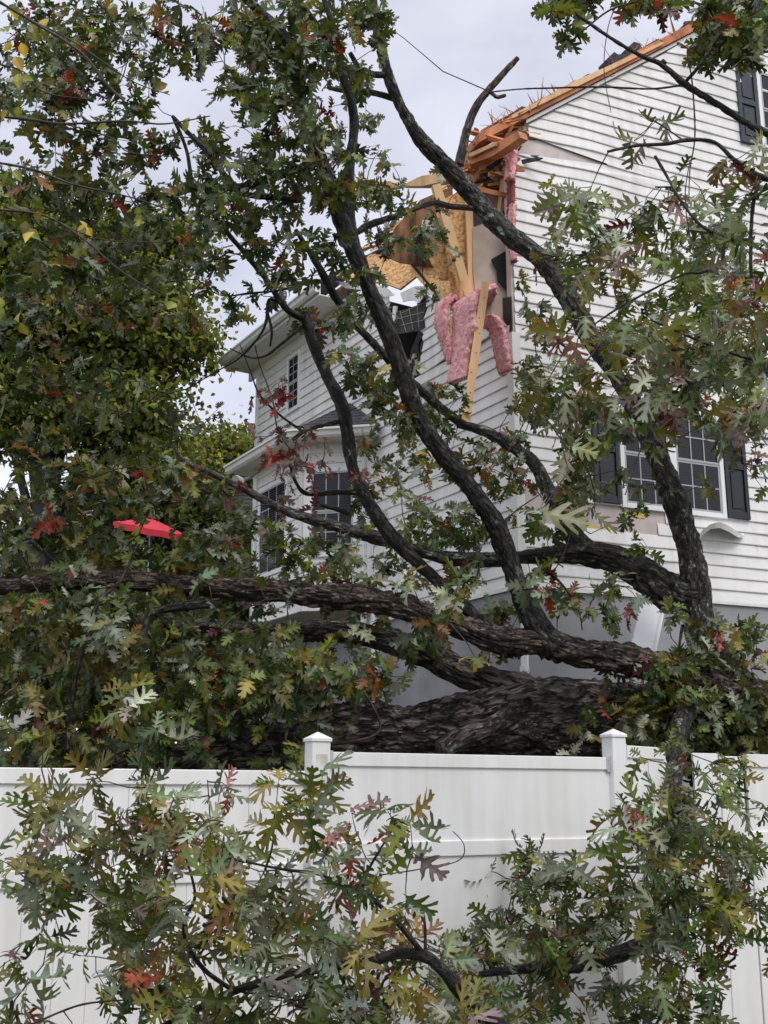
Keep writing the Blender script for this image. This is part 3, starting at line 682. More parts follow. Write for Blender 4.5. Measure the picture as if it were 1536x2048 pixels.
bkv = np.cross(dd, sdv); bkv = bkv/np.linalg.norm(bkv)*.04
sb.box(a0-sdv/2-bkv/2, dd, sdv, bkv); o = sb.build('broken_stud', M['wood'], None, .003)
tag(o, 'pale wooden stud hanging upright in front of the pink insulation', 'lumber')
kn = MB()
for t in (.12, .27, .38, .52, .66, .8):
    p = a0+dd*t+sdv*.18*math.sin(t*31); f_ = -bkv/np.linalg.norm(bkv); f_ = f_ if f_[1] < 0 else -f_
    kn.tube(p+f_*.019, p+f_*.0215, .009, seg=9)
kn.build('knot', M['brown'], o)
# thin stick behind batts
beam('lath', (902, 632), (902, 745), OC+N1*.08, N1, 5, .02, M['wood'])

# loose arched siding on the right wall and the curled piece
b = MB(); n_ = 18; arc = []
for i in range(n_+1):
    t = i/n_; px = 1392+(1488-1392)*t; py = 1084-44*math.sin(min(1, t*1.25)**.8*math.pi*.62)+ (8*t if t > .7 else 0)
    py = np.interp(t, [0, .12, .3, .5, .7, .9, 1], [1080, 1062, 1048, 1044, 1052, 1066, 1071]); py2 = np.interp(t, [0, .12, .3, .5, .7, .9, 1], [1092, 1072, 1058, 1056, 1064, 1076, 1074])
    o_ = .22*math.sin(math.pi*t)**.8+.04
    arc.append((onplane(px, py, OC+N2*o_, N2), onplane(px, py2, OC+N2*(o_*.9), N2), onplane(px, py2-8, OC+N2*.03, N2)))
for i in range(n_):
    a, c = arc[i], arc[i+1]; b.add([a[0], c[0], c[1], a[1]], [(0, 1, 2, 3)]); b.add([a[0], c[0], c[2], a[2]], [(3, 2, 1, 0)])
b.build('loose_siding', M['siding'], house, 0, True)
# corner downspout at the foundation and vent pipe
b = MB()
a = onplane(1048, 1180, OC+N2*.06, N2); c = onplane(1050, 1365, OC+N2*.06, N2)
b.tube(a, c, .045, seg=8); b.tube(c+UP*.18, c+UP*.12, .052, seg=8); b.build('downspout', M['trim'], house)
b = MB(); c = onplane(750, 1300, OC+N1*.2, N1); b.tube(c+UP*.6, c-UP*.8, .05, seg=8); b.build('downspout', M['trim'], house)
b = MB(); c = P(566, 640, 18.6); d = P(566, 592, 18.6)
b.tube(c, d, .045, seg=14); b.tube(d+UP*-.02, d+UP*.01, .07, seg=14); b.tube(d+UP*.03, d+UP*.05, .07, seg=14); b.tube(d+UP*.07, d+UP*.10, .07, .05, seg=14); b.tube(d, d+UP*.07, .05, seg=14)
b.build('vent_pipe', M['metal'], house)

# bay window
bay = thing('bay_window', WL(4.2, ZB), None, None); bay.parent = house
bay.location = Vector(WL(4.2, ZB))-Vector(house.location)
pr = WL(LS(748, 900)[0], 0)                                  # where the chamfer leaves the wall
dc = np.array([math.sin(A1-math.radians(48)), math.cos(A1-math.radians(48)), 0])
rr_ = ray(608, 1000); # intersect vertical plane through camera at px608 with the chamfer line
k = rr_[0]/rr_[1]; t_ = (k*pr[1]-pr[0])/(dc[0]-k*dc[1]); Q = pr+dc*t_; Q[2] = 0
rr_ = ray(512, 1000); k = rr_[0]/rr_[1]; t2 = (k*Q[1]-Q[0])/(D1[0]-k*D1[1]); R_ = Q+D1*t2; R_[2] = 0
NC = np.array([dc[1], -dc[0], 0]); NC = NC if NC[1] < 0 else -NC
dcl = float(t_); dll = float(t2)
def WC(s, z, o=0): return pr*np.array([1, 1, 0])+dc*s+NC*o+UP*z
def WM(s, z, o=0): return Q+D1*s+N1*o+UP*z
def cz(px, py, O, n): return float(onplane(px, py, O, n)[2])
zb0, zb1 = 4.05, cz(700, 880, pr, NC)
siding('bay_wall', lambda z: .04, lambda z: dcl, zb0, zb1, WC, parent=bay)
siding('bay_wall', lambda z: 0, lambda z: dll, zb0, zb1, WM, parent=bay)
b = MB(); b.prism([pr+UP*zb0, Q+UP*zb0, R_+UP*zb0, R_-N1*dcl*.7+D1*dcl*.5+UP*zb0], UP*(zb1-zb0)); b.build('bay_core', M['wrap'], bay)
for (Wq, s_, Dq, Nq) in ((WC, dcl-.09, dc, NC), (WM, -.0, D1, N1), (WM, dll-.09, D1, N1), (WC, .0, dc, NC)):
    MB().box(Wq(s_, zb0, .036), Dq*.09, -Nq*.036, UP*(zb1-zb0)).build('corner_trim', M['trim'], bay)
def pxs(px, py, O, D, n):
    p = onplane(px, py, O, n); return float(np.dot(p-O, D)), float(p[2])
Opr = pr*np.array([1, 1, 0])
wa = pxs(708, 1105, Opr, dc, NC); wb = pxs(624, 945, Opr, dc, NC)
window(WC, NC, dc, wa[0]-.05, wb[0]+.05, wa[1]-.05, wb[1]+.05, 3, 4, False, bay)
wc_ = pxs(580, 950, Q, D1, N1); wd_ = pxs(522, 985, Q, D1, N1); we_ = pxs(575, 1140, Q, D1, N1)
window(WM, N1, D1, wc_[0], wd_[0], we_[1], wc_[1], 3, 4, False, bay)
b = MB(); b.box(WC(wa[0]-.15, wa[1]-.14, .03), dc*(wb[0]-wa[0]+.3), -NC*.02, UP*.03); b.build('window_head_trim', M['trim'], bay)
# bay eave ring: soffit + gutter following the plan, hip roof up to the wall
ov = .30
def offp(p, n1, n2):
    m_ = n1+n2; return p+m_*(ov/(1+np.dot(n1, n2)))
e0 = Opr+NC*ov+(-dc)*.10; e1 = offp(Q, NC, N1); e2 = R_+N1*ov+D1*.30; e3 = WL(0, 0)+D1*(np.dot(R_-OC, D1)+.55)
zE = zb1-.02
w0 = Opr-dc*.12
ring = [e0, e1, e2, e3*np.array([1, 1, 0]), w0]
b = MB(); b.prism([p*np.array([1, 1, 0])+UP*zE for p in ring], UP*.02); b.build('bay_soffit', M['trim'], bay)
gpf = [(0, 0), (.05, -.01), (.08, .02), (.095, .08), (.12, .09), (.12, .12), (0, .12)]
for a, c, n_v in ((e0, e1, NC), (e1, e2, N1)):
    g = MB(); g.prism([a*np.array([1, 1, 0])+n_v*p+UP*(zE-.02+q_) for p, q_ in gpf], (c-a)*np.array([1, 1, 0])*1.02); g.build('bay_gutter', M['trim'], bay)
apx = onplane(700, 806, OC+N1*.03, N1); apl = onplane(575, 880, OC+N1*.03, N1)
wr_ = onplane(757, 846, OC+N1*.03, N1)
zg = zE+.10
hip = [e0*np.array([1, 1, 0])+UP*zg, e1*np.array([1, 1, 0])+UP*zg, e2*np.array([1, 1, 0])+UP*zg, apx, apx+D1*2.2, wr_]
rb = MB(); rows_ = 9
def shing(a, b_, c, d_):      # a-b eave, c-d ridge side: stepped shingle courses
    for i in range(rows_):
        t0, t1 = i/rows_, (i+1)/rows_
        p0 = a+(d_-a)*t0; p1 = b_+(c-b_)*t0; p2 = b_+(c-b_)*t1; p3 = a+(d_-a)*t1; l = UP*.014
        rb.add([p0+l, p1+l, p2, p3, p0, p1], [(0, 1, 2, 3), (4, 5, 1, 0)])
shing(hip[0], hip[1], apx, apx+(wr_-apx)*.02); shing(hip[1], hip[2], apx+D1*2.0, apx)
rb.add([hip[0], apx, wr_], [(0, 1, 2)])
rb.build('bay_roof', M['shingle'], bay)
b = MB(); q0 = onplane(744, 866, OC+N1*.34, N1); q1 = onplane(741, 1130, OC+N1*.10, N1)
b.tube(e0*np.array([1, 1, 0])+UP*(zE+.0)+dc*.12, WL(LS(741, 900)[0], zE-.22, .1), .045, .045, 8); b.tube(WL(LS(741, 900)[0], zE-.22, .1), WL(LS(741, 900)[0], ZB-.2, .1), .04, .04, 8)
b.build('bay_downspout', M['trim'], bay)

# floodlight on the far corner of the bay
fl = thing('floodlight', P(478, 962, 19.5), None, None); fl.parent = house; fl.location = Vector(P(478, 962, 19.5))-Vector(house.location)
c = P(480, 962, 19.5); b = MB(); b.tube(c+np.array([.22, .1, .1]), c, .03, .03, 8); b.build('lamp_arm', M['metal'], fl)
b = MB(); ax = np.array([-.6, -.6, -.35]); ax /= np.linalg.norm(ax)
b.tube(c-ax*.06, c+ax*.04, .05, .11, 16, True); b.tube(c+ax*.04, c+ax*.09, .11, .12, 16, True); b.build('lamp_head', M['frame'], fl)

# thing: fallen downspout piece leaning on the foundation
p0, p1 = P(1312, 1185, 12.0), P(1278, 1345, 11.2); dd = p1-p0; sdv = np.cross(dd, [0, -1, 0]); sdv = sdv/np.linalg.norm(sdv)*.26; bkv = np.cross(dd, sdv); bkv = bkv/np.linalg.norm(bkv)*.045
b = MB(); b.box(p0-sdv*.5, dd, sdv, bkv)
o = b.build('fallen_board', M['board'], None, .006); tag(o, 'long bright white trim board leaning on the grey foundation behind the trunk', 'board', kind='thing')
b = MB(); b.box(p0-sdv*.5+sdv*.1-bkv*.1, dd, sdv*.08, bkv*.3); b.build('edge_lip', M['trim'], o)

# ------------------------------------------------------------------ neighbour roof, umbrella, orange board
nb = thing('neighbour_house', P(440, 1100, 27), 'low building with a dark shingled roof beyond the bay window', 'house')
YN = 27
v = [P(370, 1040, YN-2), P(500, 1060, YN-2), P(560, 930, YN+2), P(455, 950, YN+2)]
b = MB()
A_, B_, C_, D_ = P(365, 1045, 24), P(700, 1065, 24), P(700, 930, 29), P(462, 950, 29)
for i in range(14):
    t0, t1 = i/14, (i+1)/14
    b.add([A_+(D_-A_)*t0+UP*.03, B_+(C_-B_)*t0+UP*.03, B_+(C_-B_)*t1, A_+(D_-A_)*t1, A_+(D_-A_)*t0, B_+(C_-B_)*t0], [(0, 1, 2, 3), (4, 5, 1, 0)])
b.build('roof', M['shingle'], nb)
b = MB(); b.prism([P(372, 1050, 24.3)*np.array([1, 1, 0])+UP*1.5, P(700, 1065, 24.3)*np.array([1, 1, 0])+UP*1.5, P(700, 1065, 24.3), P(372, 1050, 24.3)], np.array([0, 4, 0])); b.build('wall', M['brown'], nb)
ym = 15.0
cx_ = P(303, 1036, ym); um = thing('patio_umbrella', cx_*np.array([1, 1, 0])+UP*1.9, 'red patio umbrella behind the fallen branches on the left', 'umbrella')
b = MB(); R8 = 0.50; ap = cx_; rim = []
for i in range(8):
    a = math.pi/8+i*math.pi/4-.25; rim.append(ap+np.array([math.cos(a)*R8, math.sin(a)*R8, -.15-.10*math.cos(a)+.10*math.sin(a)]))
for i in range(8):
    p, q_ = rim[i], rim[(i+1) % 8]; mid = (p+q_)/2+UP*.012
    b.add([ap, p, mid, q_, p-UP*.09, mid-UP*.085, q_-UP*.09], [(0, 1, 2), (0, 2, 3), (1, 4, 5, 2), (2, 5, 6, 3)])
b.build('canopy', M['umb'], um)
b = MB(); b.tube(ap+UP*.05, ap*np.array([1, 1, 0])+UP*1.9, .02, seg=10); b.build('pole', M['metal'], um)
b = MB(); b.tube(ap-UP*.01, ap+UP*.03, .07, .02, 12); b.tube(ap+UP*.03, ap+UP*.06, .015, .012, 8); b.build('finial', M['umb'], um)
b = MB()
for p in rim: b.tube(ap-UP*.03, p-UP*.02, .006, seg=5)
b.build('rib', M['metal'], um)
o = plate('orange_board', [(384, 1326), (446, 1328), (450, 1338), (424, 1360), (404, 1364), (396, 1345)], P(410, 1340, 11.9), (.2, -1, .3), .02, M['orange'], None)
tag(o, 'torn orange plywood scrap showing through dark oak leaves at left', 'plywood scrap')

# ================================================================== vegetation
def limb(name, ctrl, m, parent, ridge=.10, seg=None, step=None, tip=True, wob=.010, lump=.05):
    """tapered limb through (px, py, Y, width in px) with furrowed bark; returns its centre line"""
    c = [np.append(P(x, y, Y), 0) for x, y, Y, w_ in ctrl]
    for q_, (x, y, Y, w_) in zip(c, ctrl): q_[3] = .79*w_/2*np.dot(q_[:3]-np.array([0, 0, EZ]), FWD)/F
    pts = []
    for i in range(len(c)-1):
        p0 = c[max(i-1, 0)]; p1 = c[i]; p2 = c[i+1]; p3 = c[min(i+2, len(c)-1)]
        L = np.linalg.norm(p2[:3]-p1[:3]); st_ = step or max(.011, min(.02, .14*(p1[3]+p2[3])/2+.006)); n = max(2, int(L/st_))
        for t in np.linspace(0, 1, n, endpoint=(i == len(c)-2)):
            v = .5*((2*p1)+(-p0+p2)*t+(2*p0-5*p1+4*p2-p3)*t*t+(-p0+3*p1-3*p2+p3)*t**3); v[3] = p1[3]*(1-t)+p2[3]*t; pts.append(v)
    pts = np.array(pts); C = pts[:, :3]; R = pts[:, 3]; n = len(C)
    s = np.r_[0, np.cumsum(np.linalg.norm(np.diff(C, axis=0), axis=1))]
    off = rng.random(3)*50
    wv = np.stack([noise(np.stack([s*2.2+off[0]+k*17, s*0, s*0], 1)) for k in range(3)], 1)
    fade = np.minimum(1, s/.3)[:, None]
    C = C+wv*wob*fade*np.minimum(1, R/.03)[:, None]
    R = R*(1+lump*noise(np.stack([s*3+off[1], s*0, s*0], 1))*1.6)
    rm = R.max(); seg = seg or int(np.clip(rm*620, 7, 190))
    T = np.gradient(C, axis=0); T /= np.linalg.norm(T, axis=1)[:, None]
    u = np.cross(T[0], [0, 0, 1.0]); u = u/np.linalg.norm(u) if np.linalg.norm(u) > .05 else np.array([1., 0, 0]); U = []
    for i in range(n):
        u = u-T[i]*np.dot(u, T[i]); u = u/np.linalg.norm(u); U.append(u)
    U = np.array(U); W_ = np.cross(T, U); th = np.arange(seg)*2*math.pi/seg
    cs, sn = np.cos(th), np.sin(th); Rr = R[:, None]
    bk = np.stack([Rr*cs, Rr*sn, np.repeat(s[:, None], seg, 1)], 2).reshape(-1, 3)+off[None, :]*.37
    d = np.zeros(len(bk))
    if rm > .035:
        q = noise(bk*np.array([34, 34, 9.0])+noise(bk*np.array([9, 9, 6]))[:, None]*1.3); q2 = noise(bk*np.array([15, 15, 4.4])+7+noise(bk*np.array([7, 7, 5])+9)[:, None]*1.1); q3 = noise(bk*np.array([4, 4, 3])+3); q4 = noise(bk*np.array([70, 70, 18]))
        d = (1-np.abs(q)*2.2)*.45+(1-np.abs(q2)*2.4)*.55; amp = np.minimum(ridge*1.5*np.repeat(R, seg), .034)
        d = -(d-.1)*amp + q3*np.repeat(R, seg)*.12 + q4*amp*.35
    else:
        q = noise(bk*30); d = q*np.repeat(R, seg)*.18
    rad = np.repeat(R, seg)+d
    V = np.repeat(C, seg, 0)+np.repeat(U, seg, 0)*(np.tile(cs, n)*rad)[:, None]+np.repeat(W_, seg, 0)*(np.tile(sn, n)*rad)[:, None]
    I = np.arange(n-1)[:, None]*seg; K = np.arange(seg)[None, :]; K1 = (K+1) % seg
    Q = np.stack([I+K, I+K1, I+seg+K1, I+seg+K], 2).reshape(-1, 4)
    # caps as fans of degenerate-free quads
    V = np.vstack([V, C[0], C[-1]+T[-1]*R[-1]*.3]); bk = np.vstack([bk, bk[:1], bk[-1:]])
    caps = []
    for k in range(0, seg-1, 2):
        caps.append((k, len(V)-2, (k+2) % seg, k+1)); b_ = (n-1)*seg; caps.append((b_+k, b_+k+1, b_+(k+2) % seg, len(V)-1))
    Q = np.vstack([Q, np.array(caps)])
    o = npmesh(name, V, Q, m, parent, True, {'bk': ('FLOAT_VECTOR', bk)})
    return np.c_[C[::5], R[::5]]

oak = thing('fallen_oak', P(1300, 1500, 10.4)*np.array([1, 1, 0])+UP*1.7, 'huge fallen oak tree lying behind the white fence with limbs leaning onto the house', 'tree')
SK = []; BANDS = []
def L(name, ctrl, m='bark', sk=True, parent=None, **k):
    r = limb(name, ctrl, M[m], parent or oak, **k)
    if name != 'branch' or max(c[3] for c in ctrl) > 13: BANDS.append([c for c in ctrl])
    if sk: SK.append(r)
    return r
# trunk lying along the fence
L('trunk', [(1760, 1475, 10.6, 280), (1600, 1465, 10.5, 265), (1420, 1455, 10.5, 235), (1250, 1448, 10.5, 210), (1080, 1448, 10.5, 225), (960, 1458, 10.5, 205), (840, 1470, 10.5, 165), (700, 1474, 10.5, 150), (560, 1490, 10.5, 120), (400, 1510, 10.5, 84), (200, 1560, 10.6, 70)], 'trunkbark', ridge=.13, lump=.03)
L('limb', [(1120, 1420, 10.6, 130), (1030, 1385, 10.6, 112), (940, 1350, 10.7, 76), (860, 1312, 10.8, 62), (770, 1280, 10.9, 60), (660, 1262, 11.0, 56), (520, 1262, 11.2, 48), (380, 1250, 11.4, 40), (240, 1235, 11.6, 30)], 'trunkbark')
L('limb', [(1600, 1440, 10.3, 130), (1480, 1390, 10.1, 105), (1380, 1358, 9.95, 90), (1290, 1330, 9.9, 80), (1190, 1308, 9.85, 74), (1090, 1288, 9.8, 76), (1000, 1278, 9.8, 70), (900, 1245, 9.8, 64), (800, 1215, 9.8, 62), (700, 1196, 9.8, 60), (580, 1184, 9.8, 58), (440, 1176, 9.8, 54), (330, 1166, 9.8, 50), (200, 1158, 9.7, 44), (90, 1165, 9.6, 40), (-30, 1180, 9.5, 38), (-160, 1210, 9.4, 34)], 'bark', ridge=.16)
SC_ = []
L('limb', [(1110, 1300, 9.8, 90), (1085, 1268, 9.8, 66), (1050, 1210, 9.8, 56), (1020, 1130, 9.8, 50), (985, 1040, 9.7, 50), (930, 960, 9.6, 48), (870, 890, 9.5, 46), (826, 810, 9.4, 44), (795, 710, 9.3, 44), (755, 610, 9.2, 42), (715, 520, 9.1, 44), (682, 440, 9.0, 38), (655, 350, 8.9, 34), (625, 260, 8.8, 32), (600, 190, 8.7, 32), (592, 140, 8.6, 30), (565, 70, 8.5, 26), (500, 5, 8.4, 20), (440, -50, 8.3, 16)], 'darkbark')
L('limb', [(712, 500, 9.1, 30), (700, 430, 9.1, 28), (698, 340, 9.0, 26), (706, 260, 9.0, 26), (700, 200, 8.9, 24), (680, 140, 8.8, 22), (672, 80, 8.7, 18), (648, 0, 8.6, 16), (630, -60, 8.6, 14)], 'darkbark')
L('limb', [(668, 100, 8.8, 18), (640, 60, 8.7, 16), (605, 10, 8.6, 13), (585, -40, 8.6, 12)], 'darkbark')
L('limb', [(1010, 1290, 9.85, 30), (960, 1240, 9.9, 32), (905, 1190, 9.95, 34), (840, 1130, 10, 36), (780, 1070, 10, 38), (735, 1000, 10, 36), (705, 930, 10, 34), (694, 860, 10, 34), (682, 810, 10, 34), (650, 750, 10, 32), (625, 690, 10, 30), (608, 628, 10, 28)], 'darkbark')
L('limb', [(612, 640, 10, 22), (575, 620, 9.9, 18), (540, 570, 9.8, 16), (500, 520, 9.7, 15), (460, 470, 9.6, 14), (430, 430, 9.5, 12), (390, 380, 9.4, 10), (372, 300, 9.4, 9), (345, 235, 9.3, 9)], 'darkbark')
L('limb', [(1560, 1450, 10.7, 120), (1470, 1375, 10.8, 112), (1410, 1290, 10.9, 88), (1395, 1210, 11.0, 74), (1382, 1120, 11.1, 66), (1360, 1030, 11.2, 62), (1325, 940, 11.3, 60), (1290, 850, 11.4, 54), (1245, 770, 11.5, 48), (1190, 690, 11.6, 46), (1140, 600, 11.7, 52), (1090, 530, 11.8, 50), (1020, 470, 11.9, 46), (960, 410, 12.0, 48), (905, 345, 11.9, 46), (850, 290, 11.8, 40), (805, 220, 11.6, 30), (775, 140, 11.4, 26), (755, 60, 11.2, 22), (740, -40, 11, 20)], 'lichbark')
L('limb', [(1400, 1200, 11.05, 90), (1350, 1190, 11.1, 88), (1290, 1150, 11.2, 84), (1230, 1120, 11.3, 70), (1170, 1108, 11.4, 54), (1100, 1112, 11.5, 44), (1000, 1118, 11.6, 38), (900, 1116, 11.7, 34), (830, 1098, 11.8, 34), (740, 1072, 12, 36), (640, 1045, 12.2, 30), (560, 1018, 12.3, 24), (500, 985, 12.4, 22), (430, 950, 12.4, 18), (365, 918, 12.4, 12), (330, 860, 12.4, 8)], 'lichbark')
L('limb', [(1190, 1112, 11.4, 48), (1140, 1065, 11.5, 46), (1105, 1000, 11.6, 38), (1070, 930, 11.7, 34), (1020, 890, 11.8, 30), (970, 862, 11.9, 28), (915, 848, 12.0, 22)], 'lichbark')
L('limb', [(1040, 1420, 10.3, 60), (985, 1448, 9.95, 48), (925, 1470, 9.75, 48), (880, 1500, 9.65, 46)], 'trunkbark')
L('limb', [(1400, 1350, 10.3, 60), (1382, 1405, 9.9, 56), (1358, 1465, 9.4, 46), (1345, 1560, 8.95, 44), (1345, 1660, 8.75, 40), (1350, 1760, 8.6, 38), (1362, 1850, 8.5, 38), (1350, 1885, 8.4, 40), (1290, 1890, 8.2, 48), (1210, 1915, 8.0, 44), (1120, 1935, 7.8, 34), (1050, 1940, 7.6, 26), (960, 1950, 7.4, 14)], 'lichbark')
L('limb', [(918, 330, 11.95, 28), (930, 270, 11.9, 22), (950, 215, 11.8, 20), (985, 170, 11.7, 16), (1036, 115, 11.6, 12)], 'bark')
for c_, m_ in (
    ([(978, 182, 11.75, 9), (995, 194, 11.7, 10), (1012, 190, 11.7, 8)], 'bark'),
    ([(635, 325, 8.9, 20), (560, 350, 8.9, 18), (480, 372, 8.8, 18), (400, 375, 8.8, 16), (330, 390, 8.7, 14), (270, 402, 8.7, 9)], 'darkbark'),
    ([(560, 395, 9.0, 18), (500, 390, 9.0, 16), (470, 375, 9.0, 14), (420, 310, 9, 14), (370, 260, 9, 12), (345, 232, 9, 9)], 'darkbark'),
    ([(595, 400, 9.0, 18), (560, 396, 9.0, 16), (500, 390, 9.0, 14)], 'darkbark'),
    ([(590, 150, 8.6, 26), (545, 110, 8.6, 26), (500, 90, 8.6, 22), (475, 50, 8.6, 18), (465, -20, 8.6, 14)], 'darkbark'),
    ([(800, 200, 11.6, 18), (740, 185, 11.5, 16), (690, 182, 11.4, 13), (655, 175, 11.3, 9)], 'darkbark'),
    ([(770, 150, 11.4, 16), (735, 147, 11.4, 14), (715, 130, 11.4, 14), (700, 105, 11.3, 12)], 'darkbark'),
    ([(955, 418, 12.0, 16), (905, 412, 11.9, 15), (865, 405, 11.8, 14), (800, 430, 11.6, 14), (740, 450, 11.5, 20), (715, 465, 11.4, 16)], 'darkbark'),
    ([(930, 852, 12.0, 22), (880, 815, 11.7, 22), (820, 762, 11.3, 22), (760, 700, 10.9, 22), (710, 648, 10.5, 22), (668, 592, 10.2, 22), (640, 540, 10, 20), (612, 495, 9.9, 16), (590, 460, 9.8, 12)], 'lichbark'),
    ([(700, 1025, 10, 16), (640, 1010, 10, 10)], 'darkbark'),
    ([(715, 985, 10, 16), (670, 985, 10, 14), (615, 988, 10, 13), (590, 960, 9.9, 8), (575, 910, 9.9, 6)], 'darkbark'),
    ([(695, 840, 10, 14), (650, 850, 10, 11), (610, 862, 9.9, 11), (585, 880, 9.9, 9)], 'bark'),
    ([(605, 862, 9.9, 7), (560, 830, 9.9, 6), (520, 790, 9.9, 5), (500, 740, 9.9, 3), (480, 690, 9.9, 2)], 'darkbark'),
    ([(608, 650, 10, 9), (560, 690, 9.9, 7), (530, 712, 9.9, 6), (500, 715, 9.9, 4), (460, 697, 9.9, 3)], 'darkbark'),
    ([(560, 605, 9.9, 9), (538, 600, 9.9, 9), (532, 640, 9.9, 8), (520, 670, 9.9, 6), (480, 715, 9.9, 5), (430, 745, 9.9, 4), (370, 780, 9.9, 3)], 'darkbark'),
    ([(534, 620, 9.9, 8), (543, 660, 9.9, 7), (540, 692, 9.9, 6)], 'darkbark'),
    ([(640, 560, 9.6, 6), (560, 580, 9.7, 6), (500, 586, 9.7, 5), (440, 590, 9.7, 3), (390, 555, 9.7, 3)], 'darkbark'),
    ([(820, 1240, 9.8, 12), (800, 1200, 9.75, 12), (785, 1175, 9.7, 8)], 'darkbark'),
    ([(440, 1205, 9.7, 26), (350, 1215, 9.6, 22), (300, 1230, 9.5, 20), (285, 1300, 9.4, 16), (290, 1350, 9.4, 14), (270, 1400, 9.4, 12)], 'darkbark'),
    ([(275, 1090, 9.4, 6), (240, 1160, 9.2, 9), (200, 1200, 9.1, 11), (175, 1260, 9.0, 12), (150, 1360, 8.9, 12), (135, 1500, 8.8, 14)], 'darkbark'),
    ([(0, 1015, 9.6, 10), (60, 1080, 9.5, 12), (140, 1150, 9.6, 12)], 'darkbark'),
    ([(1060, 1240, 9.9, 10), (1045, 1170, 9.9, 9), (1085, 1145, 9.9, 8), (1120, 1165, 9.9, 6), (1155, 1215, 9.9, 4), (1165, 1260, 9.9, 3)], 'darkbark'),
    ([(1116, 1165, 9.9, 3), (1115, 1220, 9.9, 3), (1114, 1270, 9.9, 2)], 'darkbark'),
    ([(1365, 1250, 11, 8), (1358, 1300, 10.9, 7), (1362, 1340, 10.9, 5)], 'darkbark'),
    ([(1350, 1720, 8.6, 14), (1290, 1735, 8.5, 14), (1235, 1735, 8.5, 9)], 'darkbark'),
    ([(620, 940, 9.9, 4), (560, 870, 9.9, 4), (545, 800, 9.9, 4), (520, 730, 9.9, 3), (510, 690, 9.9, 3)], 'twig'),
    ([(700, 1340, 10, 6), (760, 1460, 9.9, 6), (640, 1490, 9.8, 10)], 'twig'),
):
    L('branch', c_, m_, wob=.008)

# ------------------------------------------------------------------ leaves
def leaf_shapes(detail=True):
    if detail:
        half = [(.010, .0), (.012, .10), (.05, .15), (.13, .185), (.205, .235), (.215, .27), (.17, .28), (.095, .27), (.052, .295), (.055, .335), (.13, .39), (.245, .455),
                (.34, .525), (.375, .575), (.345, .60), (.285, .59), (.16, .53), (.068, .505), (.062, .555), (.13, .63), (.225, .71), (.30, .79), (.305, .83), (.262, .84), (.165, .77), (.072, .705), (.062, .76), (.10, .85), (.155, .93), (.145, .975), (.10, .965), (.045, .915), (.03, .965), (.0, 1.0)]
    else:
        half = [(.010, .0), (.012, .12), (.15, .18), (.22, .25), (.20, .30), (.075, .31), (.27, .46), (.37, .56), (.34, .61), (.09, .53), (.24, .71), (.31, .80), (.28, .85), (.08, .74), (.11, .86), (.16, .94), (.11, .975), (.04, .93), (.0, 1.0)]
    spine = [(0.0, y) for y in (.0, .3, .52, .72, 1.0)] if not detail else [(0.0, y) for y in (.0, .2, .35, .5, .65, .8, 1.0)]
    V, T, X = [], [], []
    for sg in (1, -1):
        poly = [spine[0]]+half[:-1]+[spine[-1]]+spine[-2:0:-1]
        jit = [(sg*x*(1+random.uniform(-.14, .14)), y+random.uniform(-.012, .012)*(x > .03)) for x, y in poly]
        tri = tessellate_polygon([[Vector((x, y, 0)) for x, y in jit]])
        b0 = len(V); V += jit
        for t in tri:
            a, b_, c = t; ax_, ay_ = jit[a]; bx_, by_ = jit[b_]; cx2, cy2 = jit[c]
            T.append((b0+a, b0+b_, b0+c) if (bx_-ax_)*(cy2-ay_)-(by_-ay_)*(cx2-ax_) > 0 else (b0+a, b0+c, b0+b_))
    V = np.array(V); out = []
    for k in range(10):
        ax = np.abs(V[:, 0]); y = V[:, 1]
        z = random.uniform(.1, 1.0)*ax - random.uniform(-.1, .85)*y*y + random.uniform(-1.1, .5)*ax*ax*2 + random.uniform(-.2, .25)*np.sin(y*5+k) + .05*np.sin(y*9+k)*ax*3 + random.uniform(-.12, .12)*V[:, 0]*y*2
        vx = V[:, 0]+random.uniform(-.08, .08)*y*y
        out.append(np.stack([vx*random.uniform(.85, 1.1), y, z], 1))
    return out, np.array(T), np.stack([np.abs(V[:, 0])/.37, V[:, 1]], 1)
random.seed(5)
HI = leaf_shapes(True); LO = leaf_shapes(False)
# broad pointed leaf for other species
def simple_leaf():
    V = np.array([(0, 0, 0), (.28, .28, .08), (.33, .55, .1), (.0, 1, -.15), (-.33, .55, .1), (-.28, .28, .08), (0, .5, -.02)], float)
    T = np.array([(0, 1, 6), (1, 2, 6), (2, 3, 6), (3, 4, 6), (4, 5, 6), (5, 0, 6)]); return [V], T, np.stack([np.abs(V[:, 0])/.37, V[:, 1]], 1)
SI = simple_leaf()

PAL = {  # base, edge, weight
    'green': ((.076, .112, .021), (.085, .075, .018)), 'dgreen': ((.034, .060, .014), (.035, .045, .013)), 'olive': ((.15, .142, .03), (.16, .09, .02)),
    'silver': ((.30, .335, .25), (.19, .21, .14)), 'grey': ((.145, .175, .105), (.11, .11, .055)), 'red': ((.27, .04, .02), (.14, .018, .012)),
    'rust': ((.20, .10, .028), (.24, .055, .02)), 'maroon': ((.10, .025, .025), (.06, .015, .018)), 'pink': ((.30, .15, .14), (.30, .08, .08)), 'yellow': ((.42, .33, .03), (.35, .2, .02)),
    'ygreen': ((.19, .21, .025), (.12, .13, .02)), 'mauve': ((.17, .125, .11), (.13, .075, .06)), 'crim': ((.38, .045, .05), (.35, .03, .03)), 'bg': ((.12, .155, .03), (.07, .09, .02)), 'bgy': ((.24, .24, .045), (.15, .14, .03)), 'bgd': ((.05, .07, .018), (.03, .045, .014))}
